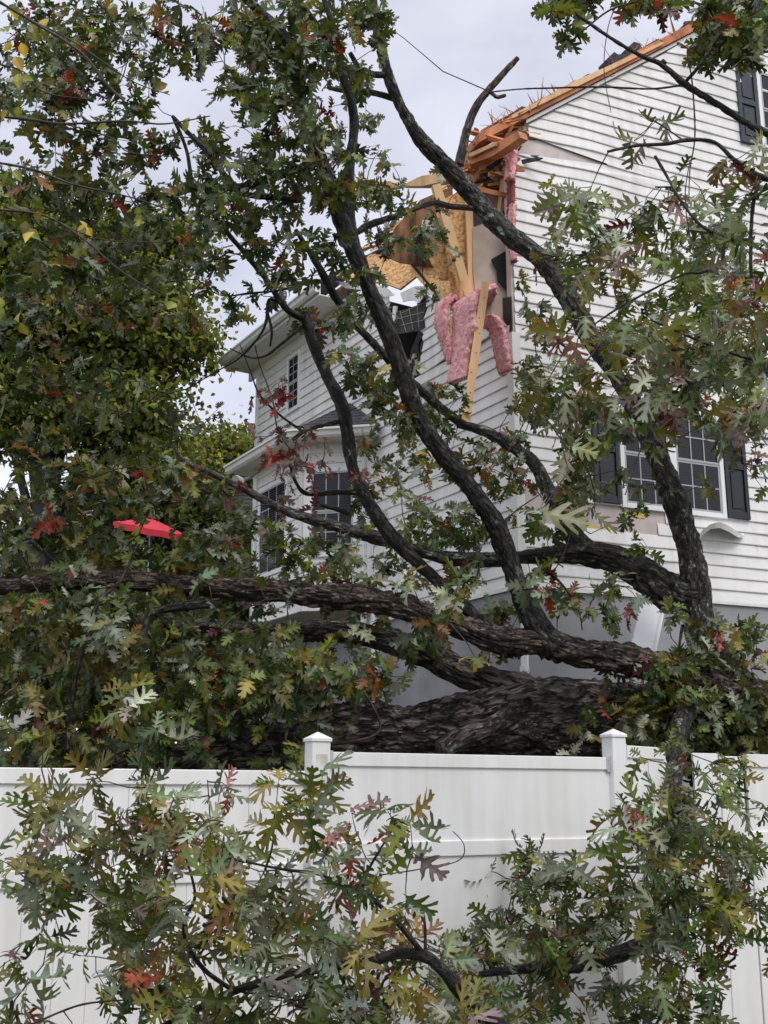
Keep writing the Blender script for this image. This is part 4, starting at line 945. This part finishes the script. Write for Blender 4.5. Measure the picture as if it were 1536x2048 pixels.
MIX = {
    'oak': dict(green=30, dgreen=22, olive=16, silver=11, grey=15, red=.8, rust=1.5, maroon=2, ygreen=2),
    'canopy': dict(green=22, dgreen=38, olive=10, silver=4, grey=14, red=1.5, rust=2.5, maroon=1, ygreen=2),
    'mass': dict(green=34, dgreen=22, olive=16, silver=8, grey=13, red=.7, rust=1.5, maroon=2.5, ygreen=3),
    'front': dict(green=25, dgreen=8, olive=26, silver=19, grey=14, red=.6, rust=2.5, maroon=2, mauve=5, ygreen=2),
    'right': dict(green=24, dgreen=12, olive=18, silver=13, grey=13, red=.8, rust=3, maroon=3, mauve=9, pink=1, ygreen=2),
    'redtwig': dict(red=26, crim=8, mauve=40, pink=16, maroon=18), 'yellow': dict(yellow=28, ygreen=50, olive=22),
    'bg1': dict(bg=50, bgd=28, bgy=22), 'bg2': dict(bgd=30, bg=35, bgy=35), 'bgdark': dict(bgd=75, bg=25)}
def unit(a): return a/np.maximum(np.linalg.norm(a, axis=1), 1e-9)[:, None]
def build_leaves(name, pos, axis, nrm, size, mix, parent, shapes, m, gid=None):
    if isinstance(size, tuple): size, gid = size
    n = len(pos); var, T, XY = shapes; kv = len(var[0])
    y = unit(axis); z = nrm-y*np.sum(nrm*y, 1)[:, None]; z = unit(z); x = np.cross(y, z)
    vi = rng.integers(0, len(var), n); base = np.stack(var)[vi]
    V = pos[:, None, :]+size[:, None, None]*(x[:, None, :]*base[:, :, :1]*1.0+y[:, None, :]*base[:, :, 1:2]+z[:, None, :]*base[:, :, 2:3])
    TT = (T[None]+(np.arange(n)*kv)[:, None, None]).reshape(-1, 3)
    ks = list(MIX[mix]); p = np.array([MIX[mix][k] for k in ks], float); p /= p.sum()
    ci = rng.choice(len(ks), n, p=p)
    if gid is not None:
        gc = rng.choice(len(ks), gid.max()+1, p=p); gb = np.exp(rng.normal(0, .22, gid.max()+1)); ci = np.where(rng.random(n) < .62, gc[gid], ci)
    cb = np.array([PAL[k][0] for k in ks])[ci]; ce = np.array([PAL[k][1] for k in ks])[ci]
    br = np.exp(rng.normal(0, .2, n))[:, None]*(1 if gid is None else gb[gid][:, None]); cb = cb*br*(1+rng.normal(0, .08, (n, 3))); ce = ce*br
    wgt = np.clip(XY[:, 0]*.9, 0, 1)**1.5
    col = cb[:, None, :]*(1-wgt[None, :, None])+ce[:, None, :]*wgt[None, :, None]
    mid = (XY[:, 0] < .02); col[:, mid] = col[:, mid]*1.25+.01
    col = np.concatenate([np.clip(col, .003, .8), np.ones((n, kv, 1))], 2)
    o = npmesh(name, V.reshape(-1, 3), TT, m, parent, False, {'lc': ('FLOAT_COLOR', col.reshape(-1, 4))}); o['kind'] = 'stuff'; return o

def rosettes(cent, outward, nl, size, droop=.35, spread=1.0, tocam=0.0):
    """bunches of leaves at the twig tips"""
    P_, A_, N_, S_ = [], [], [], []; G_ = []
    for gi, (c, o) in enumerate(zip(cent, outward)):
        k = rng.integers(nl[0], nl[1]+1); o = o/np.linalg.norm(o); ph = rng.random()*6.28
        u = np.cross(o, [0, 0, 1.0]); u = u/np.linalg.norm(u) if np.linalg.norm(u) > .1 else np.array([1., 0, 0]); v = np.cross(o, u)
        for i in range(k):
            a = ph+i*2.4+rng.normal(0, .3); b = i/k
            rad = u*math.cos(a)+v*math.sin(a); d = o*(.25+.9*b*rng.random())+rad*spread+np.array([0, 0, -droop*rng.uniform(.3, 1.6)])
            P_.append(c-o*.06*(1-b)*rng.random()+rng.normal(0, .008, 3)); A_.append(d)
            N_.append(o*.7+np.array([0, 0, .55])+np.array([0, -1., 0])*tocam+rng.normal(0, .45, 3)); S_.append(size*rng.uniform(.55, 1.2)); G_.append(gi)
    return np.array(P_), np.array(A_), np.array(N_), (np.array(S_), np.array(G_))

def twigs(name, cent, skel, parent, r0=.004, m=None, maxl=30):
    """joins every bunch to the nearest wood, closest first, so that a branching twig system grows"""
    pts = [tuple(p[:3]) for s_ in skel for p in s_]; nodes_ = np.array(pts); cent = np.asarray(cent)
    kd = KDTree(len(nodes_)); [kd.insert(p, i) for i, p in enumerate(nodes_)]; kd.balance()
    d0 = np.array([kd.find(c)[2] for c in cent]); order = np.argsort(d0)
    grow = [tuple(p) for p in nodes_]; out = np.zeros_like(cent); segs = []
    G = np.zeros((len(nodes_)+len(cent)*3, 3)); G[:len(nodes_)] = nodes_; ng = len(nodes_)
    for j in order:
        c = cent[j]; d = np.sum((G[:ng]-c)**2, 1); i = int(np.argmin(d)); a = G[i].copy(); L_ = math.sqrt(d[i])
        dr = (c-a)/(L_+1e-9); out[j] = dr
        if L_ > maxl: a = c-dr*maxl*.5; L_ = maxl*.5
        perp = rng.normal(0, 1, 3); perp -= dr*np.dot(perp, dr)
        m1 = a+(c-a)*.35+perp*L_*.07; m2 = a+(c-a)*.7+perp*L_*.05+np.array([0, 0, L_*.04])
        G[ng] = m1; G[ng+1] = m2; G[ng+2] = c; ng += 3
        segs.append((a, m1, m2, c, r0*(1+min(L_, 1)*1.4)))
    V, Q = [], []
    for a, b_, c, d_, r in segs:
        st_ = [a, b_, c, d_]; rr = [r, r*.8, r*.6, r*.4]; b0 = len(V); D = d_-a; D = D/(np.linalg.norm(D)+1e-9)
        u = np.cross(D, [.3, .2, 1.0]); u /= np.linalg.norm(u); v = np.cross(D, u)
        for p, r_ in zip(st_, rr):
            for k in range(4): V.append(p+(u*math.cos(k*1.5708)+v*math.sin(k*1.5708))*r_)
        for i in range(3):
            for k in range(4): Q.append((b0+i*4+k, b0+i*4+(k+1) % 4, b0+i*4+4+(k+1) % 4, b0+i*4+4+k))
    npmesh(name, V, Q, m or M['twig'], parent, True)['kind'] = 'stuff'
    return out
EXCL = [(800, 545, 135, 48, .85), (820, 680, 45, 90, .85), (905, 430, 60, 60, .5), (1345, 955, 170, 105, .84), (680, 838, 85, 38, .9), (1300, 1262, 42, 62, .85), (570, 1040, 40, 100, .4), (1480, 1130, 60, 120, .7), (303, 1048, 85, 30, .90), (950, 650, 85, 150, .88), (418, 1342, 38, 22, .95), (800, 660, 50, 110, .45), (930, 470, 75, 90, .5), (645, 1000, 60, 60, .5), (545, 740, 90, 70, .5), (1000, 1170, 300, 25, .0), (1130, 1250, 120, 50, .6), (960, 1450, 250, 60, .75), (635, 1440, 60, 50, .0)]
def keep(x, y, Y):
    for ex, ey, rx, ry, pr_ in EXCL:
        if ((x-ex)/rx)**2+((y-ey)/ry)**2 < 1 and rng.random() < pr_: return False
    for B_ in BANDS:
        for (x0, y0, Y0, w0), (x1, y1, Y1, w1) in zip(B_[:-1], B_[1:]):
            if min(y0, y1) < 430 and x0 < 780: continue
            if x0 > 1300 and y0 > 1250: continue
            dx, dy = x1-x0, y1-y0; t = ((x-x0)*dx+(y-y0)*dy)/(dx*dx+dy*dy)
            if 0 <= t <= 1 and math.hypot(x-x0-dx*t, y-y0-dy*t) < .5*(w0+w1)*.5+12 and Y < Y0+(Y1-Y0)*t+.15 and rng.random() < .8: return False
    return True
def grid_points(rows, r0, scale, depth, cell=64, jit=1.0, clump=3, spread=.11):
    """rows: leaf density over the crown, digit per 64 px cell; depth(px,py) -> (near, far)"""
    C = []
    for j, row in enumerate(rows):
        for i, ch in enumerate(row):
            if not ch.isdigit() or ch == '0': continue
            nf = int(ch)*scale/clump; n = int(nf)+(rng.random() < nf-int(nf))
            for _ in range(n):
                x = (i+rng.random())*cell; y = (r0+j+rng.random())*cell; a, b_ = depth(x, y); Y_ = a+(b_-a)*rng.random()
                for _k in range(clump):
                    sp = spread*F/Y_; xx = x+rng.normal(0, sp); yy = y+rng.normal(0, sp*.8)
                    if keep(xx, yy, Y_): C.append(P(xx, yy, Y_+rng.normal(0, spread)))
    return np.array(C)

def masked(rows, c0, c1, r0, r1):
    return [''.join(ch if c0 <= i < c1 and r0 <= j < r1 else '0' for i, ch in enumerate(r)) for j, r in enumerate(rows)]
OAKMAP = [
 "344534566653320000000000", "344541566553320000000000", "355320145643100000000000", "354420034542100000000000",
 "334322234442100000000000", "233323345533220000000000", "344333454544442003200000", "344432233325543303420233",
 "344322112214333201123455", "333322121115320013234455", "332210000045320014455555", "222200000026510025665555",
 "222100000015652025666555", "222221000001452136676665", "444332000001244346675665", "666552110002333323221111",
 "777666532233444422100000", "777776544455566332210000", "566666645566655223542100", "788888888887554421231200",
 "899999999985333221125655", "999999999976422100258899", "899999987663100001489999", "899999876462000002699999"]
def dep(x, y):
    if y < 560: return (7.9, 9.4) if x < 720 else (11.0, 12.3)
    if x > 1040 and y < 960: return (9.6, 11.6)
    if y < 960: return (9.3, 10.6) if x < 830 else (11.2, 12.3)
    if y < 1160: return (9.4, 12.0)
    if x > 1180: return (9.3+(x-1180)*.002, 10.3)
    return (8.6, 11.2)
KS = 1.6
for nm, (c0, c1, r0, r1), mx_, nl, tc_ in (('foliage', (0, 12, 0, 9), 'canopy', (4, 7), .0), ('foliage', (0, 12, 9, 15), 'canopy', (4, 7), .1), ('foliage', (11, 16, 4, 16), 'oak', (4, 7), .15), ('foliage', (16, 24, 5, 16), 'oak', (4, 7), .15),
                                   ('foliage', (0, 10, 15, 24), 'mass', (5, 8), .3), ('foliage', (10, 24, 15, 24), 'oak', (5, 7), .3)):
    rows = masked(OAKMAP, c0, c1, r0, r1)
    if (c0, r0) == (11, 4): rows = [('0'*12+r[12:]) if j < 15 else '0'*24 for j, r in enumerate(rows)]
    cen = grid_points(rows, 0, KS, dep); od = twigs('twigs', cen, SK, oak)
    pos, ax, nr, sz = rosettes(cen, od+rng.normal(0, .25, od.shape), nl, .155, tocam=tc_)
    build_leaves(nm, pos, ax, nr, sz, mx_, oak, LO, M['leaf'])
# leaves on the limb that came through the fence
K = ["000000000000000000001200", "000000000000000000003542", "000000000000000000014653", "000000000000000001145654", "000000000000000223445443", "000000000000001234455543", "000000000000012345555542", "000000000000013344444310", "000000000000013344332210"]
cen = grid_points(K, 23, 1.0, lambda x, y: (7.0, 8.2)); od = twigs('twigs', cen, SK[-30:]+[SK[13]], oak)
pos, ax, nr, sz = rosettes(cen, od+rng.normal(0, .25, od.shape), (4, 6), .165, tocam=.5)
build_leaves('foliage', pos, ax, nr, sz, 'oak', oak, HI, M['leaf'])
# red dying leaves before the bay window
cen = np.array([P(580+rng.normal(0, 48), 925+rng.normal(0, 50), 9.7+rng.random()*.4) for _ in range(30)]+[P(545+rng.normal(0, 20), 790+rng.normal(0, 22), 9.8) for _ in range(6)]+[P(730+rng.normal(0, 12), 950+rng.normal(0, 5), 9.5) for _ in range(3)])
od = twigs('twigs', cen, SK, oak); pos, ax, nr, sz = rosettes(cen, od, (3, 5), .12, tocam=.3)
build_leaves('red_foliage', pos, ax, nr, sz, 'redtwig', oak, LO, M['leaf'])

# ------------------------------------------------------------------ near bough hanging before the fence
def new_branch(name, loc, label, cat='branch'):
    return thing(name, loc, label, cat)
fb_ = new_branch('oak_branch', P(700, 2048, 5.0), 'leafy broken oak branch hanging low in front of the white fence, nearest the viewer')
S2 = []
for i, (c_, m_) in enumerate((
    ([(1080, 2120, 5.1, 40), (1000, 2055, 5.0, 38), (940, 2005, 4.95, 36), (890, 1950, 4.9, 32), (850, 1915, 4.9, 30), (800, 1908, 4.85, 26), (730, 1925, 4.8, 25), (650, 1935, 4.8, 22), (560, 1955, 4.7, 22), (470, 1982, 4.7, 20), (400, 2015, 4.6, 17), (320, 2055, 4.6, 14)], 'darkbark'),
    ([(465, 1980, 4.7, 14), (410, 1940, 4.7, 12), (375, 1890, 4.7, 14), (370, 1840, 4.7, 11), (390, 1790, 4.7, 8), (370, 1710, 4.7, 5)], 'darkbark'),
    ([(850, 1912, 4.9, 16), (800, 1850, 4.8, 14), (750, 1800, 4.8, 12), (725, 1770, 4.8, 10), (760, 1700, 4.7, 6), (800, 1640, 4.7, 3)], 'darkbark'),
    ([(730, 1790, 4.8, 9), (640, 1750, 4.7, 8), (560, 1738, 4.7, 7), (430, 1712, 4.7, 6), (300, 1700, 4.7, 4)], 'darkbark'),
    ([(850, 1915, 4.9, 10), (850, 1860, 4.9, 9), (845, 1810, 4.9, 5)], 'darkbark'),
    ([(420, 1720, 4.7, 5), (420, 1640, 4.7, 4), (415, 1560, 4.7, 3)], 'twig'), ([(530, 1740, 4.7, 6), (545, 1690, 4.7, 5), (550, 1620, 4.7, 4)], 'twig'),
    ([(690, 1925, 4.8, 8), (688, 2000, 4.8, 8), (700, 2080, 4.8, 7)], 'darkbark'), ([(470, 1985, 4.7, 7), (440, 2020, 4.7, 6), (420, 2060, 4.7, 5)], 'darkbark'),
    ([(460, 1980, 4.7, 6), (560, 1995, 4.7, 5), (620, 2000, 4.7, 4), (660, 1960, 4.7, 4)], 'twig'),
    ([(760, 1750, 4.8, 4), (830, 1740, 4.8, 3.4), (915, 1722, 4.8, 3), (928, 1690, 4.8, 3), (905, 1662, 4.8, 2)], 'twig'),
    ([(250, 2000, 4.6, 4), (160, 2010, 4.6, 5), (60, 2050, 4.6, 6)], 'twig'))):
    S2.append(limb('limb' if i == 0 else 'stem', c_, M[m_], fb_, wob=.006))
FM = ["000000000000000", "000120000000000", "002543100000000", "035665311010000", "035676543343000", "045676554354100", "366676555455200", "146676566465220", "013676666666430", "210476666666543", "430476666666643", "430356666666643"]
cen = grid_points(FM, 21, .41, clump=2, spread=.10, depth= lambda x, y: (4.4, 5.35)); od = twigs('twigs', cen, S2, fb_, .0025)
pos, ax, nr, sz = rosettes(cen, od+rng.normal(0, .3, od.shape), (4, 6), .145, droop=.25, tocam=.9)
build_leaves('foliage', pos, ax, nr, sz, 'front', fb_, HI, M['leaf'])
cen = np.array([P(x+rng.normal(0, 14), y+rng.normal(0, 14), 4.6+.3*rng.random()) for x, y in ((735, 1615), (690, 1640), (740, 1685), (725, 1722), (665, 1700), (690, 1745), (215, 1760), (100, 1642), (450, 1545), (775, 1850))]); od = twigs('twigs', cen, S2, fb_, .0025)
pos, ax, nr, sz = rosettes(cen, od, (2, 3), .12, droop=.3, tocam=.8)
build_leaves('red_foliage', pos, ax, nr, sz, 'redtwig', fb_, HI, M['leaf'])

# ------------------------------------------------------------------ near bough at the right, hanging over the gable
rb_ = new_branch('oak_branch', P(1560, 420, 5.4), 'big lobed leaves and dark forked twigs hanging over the gable wall at right')
S3 = []
for i, (c_, m_) in enumerate((
    ([(1640, 380, 5.5, 22), (1560, 360, 5.4, 18), (1520, 352, 5.4, 16), (1470, 320, 5.3, 12), (1430, 285, 5.3, 10), (1380, 280, 5.3, 11), (1330, 288, 5.3, 10), (1270, 292, 5.3, 9), (1215, 304, 5.3, 7)], 'darkbark'),
    ([(1518, 356, 5.4, 12), (1505, 420, 5.4, 11), (1502, 500, 5.4, 9), (1503, 556, 5.4, 10)], 'darkbark'),
    ([(1310, 312, 5.3, 8), (1335, 355, 5.3, 8), (1360, 400, 5.3, 8), (1400, 450, 5.3, 8), (1450, 475, 5.3, 10), (1500, 480, 5.3, 8)], 'darkbark'),
    ([(1350, 374, 5.3, 5), (1310, 374, 5.3, 4)], 'twig'), ([(1365, 280, 5.3, 5), (1330, 255, 5.3, 4), (1293, 233, 5.3, 4)], 'twig'),
    ([(1450, 478, 5.3, 10), (1440, 530, 5.3, 9), (1400, 545, 5.2, 8), (1360, 552, 5.2, 6), (1240, 615, 5.2, 6), (1160, 670, 5.2, 4)], 'darkbark'),
    ([(1640, 700, 5.4, 12), (1520, 720, 5.3, 9), (1420, 690, 5.3, 7), (1300, 640, 5.2, 5)], 'darkbark'),
    ([(1380, 320, 5.3, 3), (1370, 400, 5.3, 3), (1385, 500, 5.3, 3)], 'twig'), ([(1200, 690, 5.2, 5), (1120, 800, 5.2, 4), (1130, 920, 5.2, 3)], 'twig'),
    ([(1420, 690, 5.3, 5), (1300, 860, 5.3, 4), (1250, 990, 5.2, 3)], 'twig'), ([(1130, 700, 5.3, 3), (1040, 860, 5.3, 3), (1000, 930, 5.3, 2)], 'twig'))):
    S3.append(limb('limb' if i == 0 else 'stem', c_, M[m_], rb_, wob=.006))
RM = ["000000000000000000010001", "000000000000000002432456", "000000000000000002444556", "000000000000000000456667", "000000000000000000356777", "000000000000000012446777", "000000000000000033455666",
      "000000000000000034455566", "000000000000000033334566", "000000000000000122221345", "000000000000000022111112", "000000000000000023100000", "000000000000000002110000"]
cen = grid_points(RM, 4, .37, clump=2, spread=.10, depth= lambda x, y: (4.8, 5.9)); od = twigs('twigs', cen, S3, rb_, .0025)
pos, ax, nr, sz = rosettes(cen, od+rng.normal(0, .3, od.shape)+np.array([0, 0, -.3]), (3, 6), .165, droop=.4, tocam=.6)
build_leaves('foliage', pos, ax, nr, sz, 'right', rb_, HI, M['leaf'])
# a bough across the upper right sky
tb_ = new_branch('oak_branch', P(1560, 250, 7.5), 'thin bare forked branch reaching across the upper right sky to the broken upright limb')
S4 = []
for i, (c_, m_) in enumerate((
    ([(1640, 330, 7.5, 22), (1536, 268, 7.5, 18), (1490, 245, 7.5, 16), (1440, 212, 7.5, 15), (1370, 168, 7.5, 16), (1325, 130, 7.5, 13), (1270, 105, 7.5, 10), (1200, 62, 7.5, 8), (1130, 10, 7.5, 7), (1090, -30, 7.5, 6)], 'darkbark'),
    ([(1365, 170, 7.5, 7), (1300, 178, 7.6, 5), (1200, 174, 7.8, 5), (1100, 176, 8.0, 5), (1040, 178, 8.2, 4), (980, 184, 8.4, 4)], 'darkbark'),
    ([(1370, 165, 7.5, 9), (1400, 130, 7.4, 10), (1425, 90, 7.4, 9), (1440, 55, 7.4, 8), (1460, 0, 7.4, 7)], 'darkbark'),
    ([(1145, 80, 7.5, 4), (1180, 50, 7.5, 5), (1225, 18, 7.5, 5), (1290, 0, 7.5, 5), (1340, -10, 7.5, 5)], 'twig'),
    ([(1230, 15, 7.5, 3), (1215, 60, 7.5, 2.4), (1208, 140, 7.5, 2.4), (1222, 225, 7.5, 2)], 'twig'),
    ([(1374, 105, 7.5, 3), (1385, 170, 7.5, 4), (1390, 270, 7.5, 4), (1380, 340, 7.5, 3), (1378, 400, 7.5, 3)], 'twig'),
    ([(1330, 128, 7.5, 12), (1325, 120, 7.5, 9)], 'darkbark'))):
    S4.append(limb('limb' if i == 0 else 'stem', c_, M[m_], tb_, wob=.006))
def blobs(lst):
    C = []
    for x, y, rx, ry, n, y0, y1 in lst:
        for _ in range(n):
            a = rng.random()*6.28; r = math.sqrt(rng.random()); C.append(P(x+rx*r*math.cos(a), y+ry*r*math.sin(a), y0+(y1-y0)*rng.random()))
    return np.array(C)
cen = blobs([(1135, 0, 45, 22, 14, 7.3, 8), (1300, 2, 60, 22, 16, 7.3, 8), (1470, 25, 70, 50, 46, 6.8, 8), (1475, 85, 50, 35, 18, 6.8, 7.8), (1390, 105, 22, 22, 6, 7, 8), (1140, 65, 10, 10, 2, 7.5, 7.6), (1520, 10, 60, 60, 20, 6.8, 8), (740, 20, 50, 60, 10, 8, 9)])
cen = np.array([c for c in cen]); od = twigs('twigs', cen, S4, tb_, .003)
pos, ax, nr, sz = rosettes(cen, od+rng.normal(0, .3, od.shape), (4, 7), .15, tocam=.0)
build_leaves('foliage', pos, ax, nr, sz, 'canopy', tb_, LO, M['leaf'])

# ------------------------------------------------------------------ thin twigs with yellow leaves at the upper left
yb = new_branch('tree_branch', P(-40, 300, 6.5), 'thin arching twigs with scattered yellow leaves entering from the upper left edge')
S5 = []
for i, c_ in enumerate((
    [(-60, 225, 6.5, 8), (60, 240, 6.5, 7), (130, 248, 6.5, 6), (250, 243, 6.5, 5), (330, 248, 6.5, 4), (420, 232, 6.5, 3)],
    [(130, 248, 6.5, 4), (220, 275, 6.5, 4), (260, 305, 6.5, 3), (350, 313, 6.5, 2)],
    [(-60, 318, 6.6, 7), (60, 338, 6.6, 6), (150, 370, 6.6, 5), (250, 392, 6.6, 4), (340, 420, 6.6, 3)],
    [(-60, 415, 6.4, 7), (60, 425, 6.4, 6), (110, 440, 6.4, 6), (170, 480, 6.4, 5), (240, 540, 6.4, 4), (320, 590, 6.4, 3)],
    [(110, 440, 6.4, 4), (200, 478, 6.4, 3), (340, 485, 6.4, 2)],
    [(-60, -30, 6.3, 9), (60, 40, 6.3, 8), (160, 105, 6.3, 8), (210, 165, 6.3, 7), (250, 205, 6.3, 5)],
    [(60, 40, 6.3, 4), (150, 85, 6.3, 4), (260, 160, 6.3, 3), (340, 190, 6.3, 2)],
    [(-60, 120, 6.5, 5), (40, 140, 6.5, 4), (90, 185, 6.5, 4), (190, 200, 6.5, 3)])):
    S5.append(limb('limb' if i == 0 else 'stem', c_, M['twig'], yb, wob=.01))
ys = [(18, 18), (30, 32), (25, 140), (30, 155), (0, 170), (62, 65), (105, 45), (118, 175), (212, 240), (330, 188), (362, 232), (170, 440), (185, 462), (150, 485), (60, 450), (10, 345), (52, 460), (20, 90), (225, 15), (5, 600), (355, 590), (45, 655), (30, 220)]
pos = np.array([P(x, y, 6.4+.2*rng.random()) for x, y in ys for _ in range(2)]); n = len(pos)
pos = pos+rng.normal(0, .03, pos.shape)
build_leaves('foliage', pos, np.array([0, 0, -1.])+rng.normal(0, .6, (n, 3)), np.array([0, -1., .3])+rng.normal(0, .4, (n, 3)), rng.uniform(.07, .12, n), 'yellow', yb, SI, M['leaf'])

# ------------------------------------------------------------------ background trees
def bgtree(label, blobs_, base, n, mix, size, r, group='trees beyond the yard'):
    """blobs_: crown lobes (px, py, Y, rx_px, ry_px); leaves gather in clumps with gaps between"""
    t = thing('leafy_tree', base, label, 'tree', group)
    top = P(blobs_[0][0], blobs_[0][1], blobs_[0][2]); m_ = MB()
    m_.tube(base, base+(top-base)*.5, r, r*.7, 10); m_.tube(base+(top-base)*.5, top, r*.7, r*.15, 8); m_.build('trunk', M['darkbark'], t)
    C, W_ = [], np.array([b_[3]*b_[4] for b_ in blobs_], float); W_ /= W_.sum(); lm = MB()
    for (x, y, Y, rx, ry), wq in zip(blobs_, W_):
        lm.tube(base+(top-base)*.45, P(x, y, Y), r*.35, r*.08, 5); s_ = Y/F; c = P(x, y, Y)
        for _ in range(int(n*wq/26)):
            v = rng.normal(0, 1, 3); v /= np.linalg.norm(v); v *= rng.random()**.45
            k = c+v*np.array([rx*s_, (rx+ry)/2*s_, ry*s_])
            sp = rng.uniform(.18, .42); q = k+rng.normal(0, 1, (26, 3))*np.array([sp, sp, sp*.55]); C.append(q)
    lm.build('bough', M['darkbark'], t)
    pos = np.concatenate(C); n_ = len(pos)
    build_leaves('crown', pos, rng.normal(0, 1, (n_, 3))+np.array([0, 0, -.4]), rng.normal(0, .6, (n_, 3))+np.array([0, 0, .8]), (rng.uniform(.6, 1.2, n_)*size, np.repeat(np.arange(len(C)), 26)), mix, t, SI, M['farleaf'])
def base_at(px, Y): p = P(px, 1500, Y); return np.array([p[0], p[1], 1.9])
bgtree('tall dark green tree filling the left edge with drooping yellowish crown', [(110, 640, 19, 200, 130), (30, 470, 19, 130, 120), (270, 700, 19, 130, 110), (300, 600, 19, 90, 60), (50, 820, 19, 200, 90), (250, 830, 18.5, 130, 70), (-40, 640, 19, 150, 200), (330, 480, 19.5, 70, 60), (200, 520, 19, 110, 80), (390, 690, 19, 40, 35)], base_at(60, 19), 56000, 'bg1', .14, .3)
bgtree('rounded yellow green tree behind the far end of the house', [(430, 920, 27, 70, 60), (490, 900, 28, 60, 50), (380, 960, 26, 60, 60), (500, 960, 28, 60, 50), (340, 930, 26, 50, 50)], base_at(430, 27), 16000, 'bg2', .15, .25)
bgtree('dark low tree behind the red umbrella', [(330, 990, 23, 90, 60), (250, 950, 23, 70, 60), (400, 1060, 23, 100, 60), (230, 1060, 23, 120, 60)], base_at(300, 23), 14000, 'bgdark', .15, .2)
bgtree('dim shadowed tree low behind the fallen limbs at far left', [(60, 1150, 21, 180, 80), (260, 1180, 21, 170, 90), (0, 1300, 20, 200, 120), (300, 1330, 20, 220, 120), (480, 1250, 21, 120, 110)], base_at(150, 20.5), 26000, 'bgdark', .14, .2)
print('total polys', sum(len(o.data.polygons) for o in bpy.data.objects if o.type == 'MESH'))
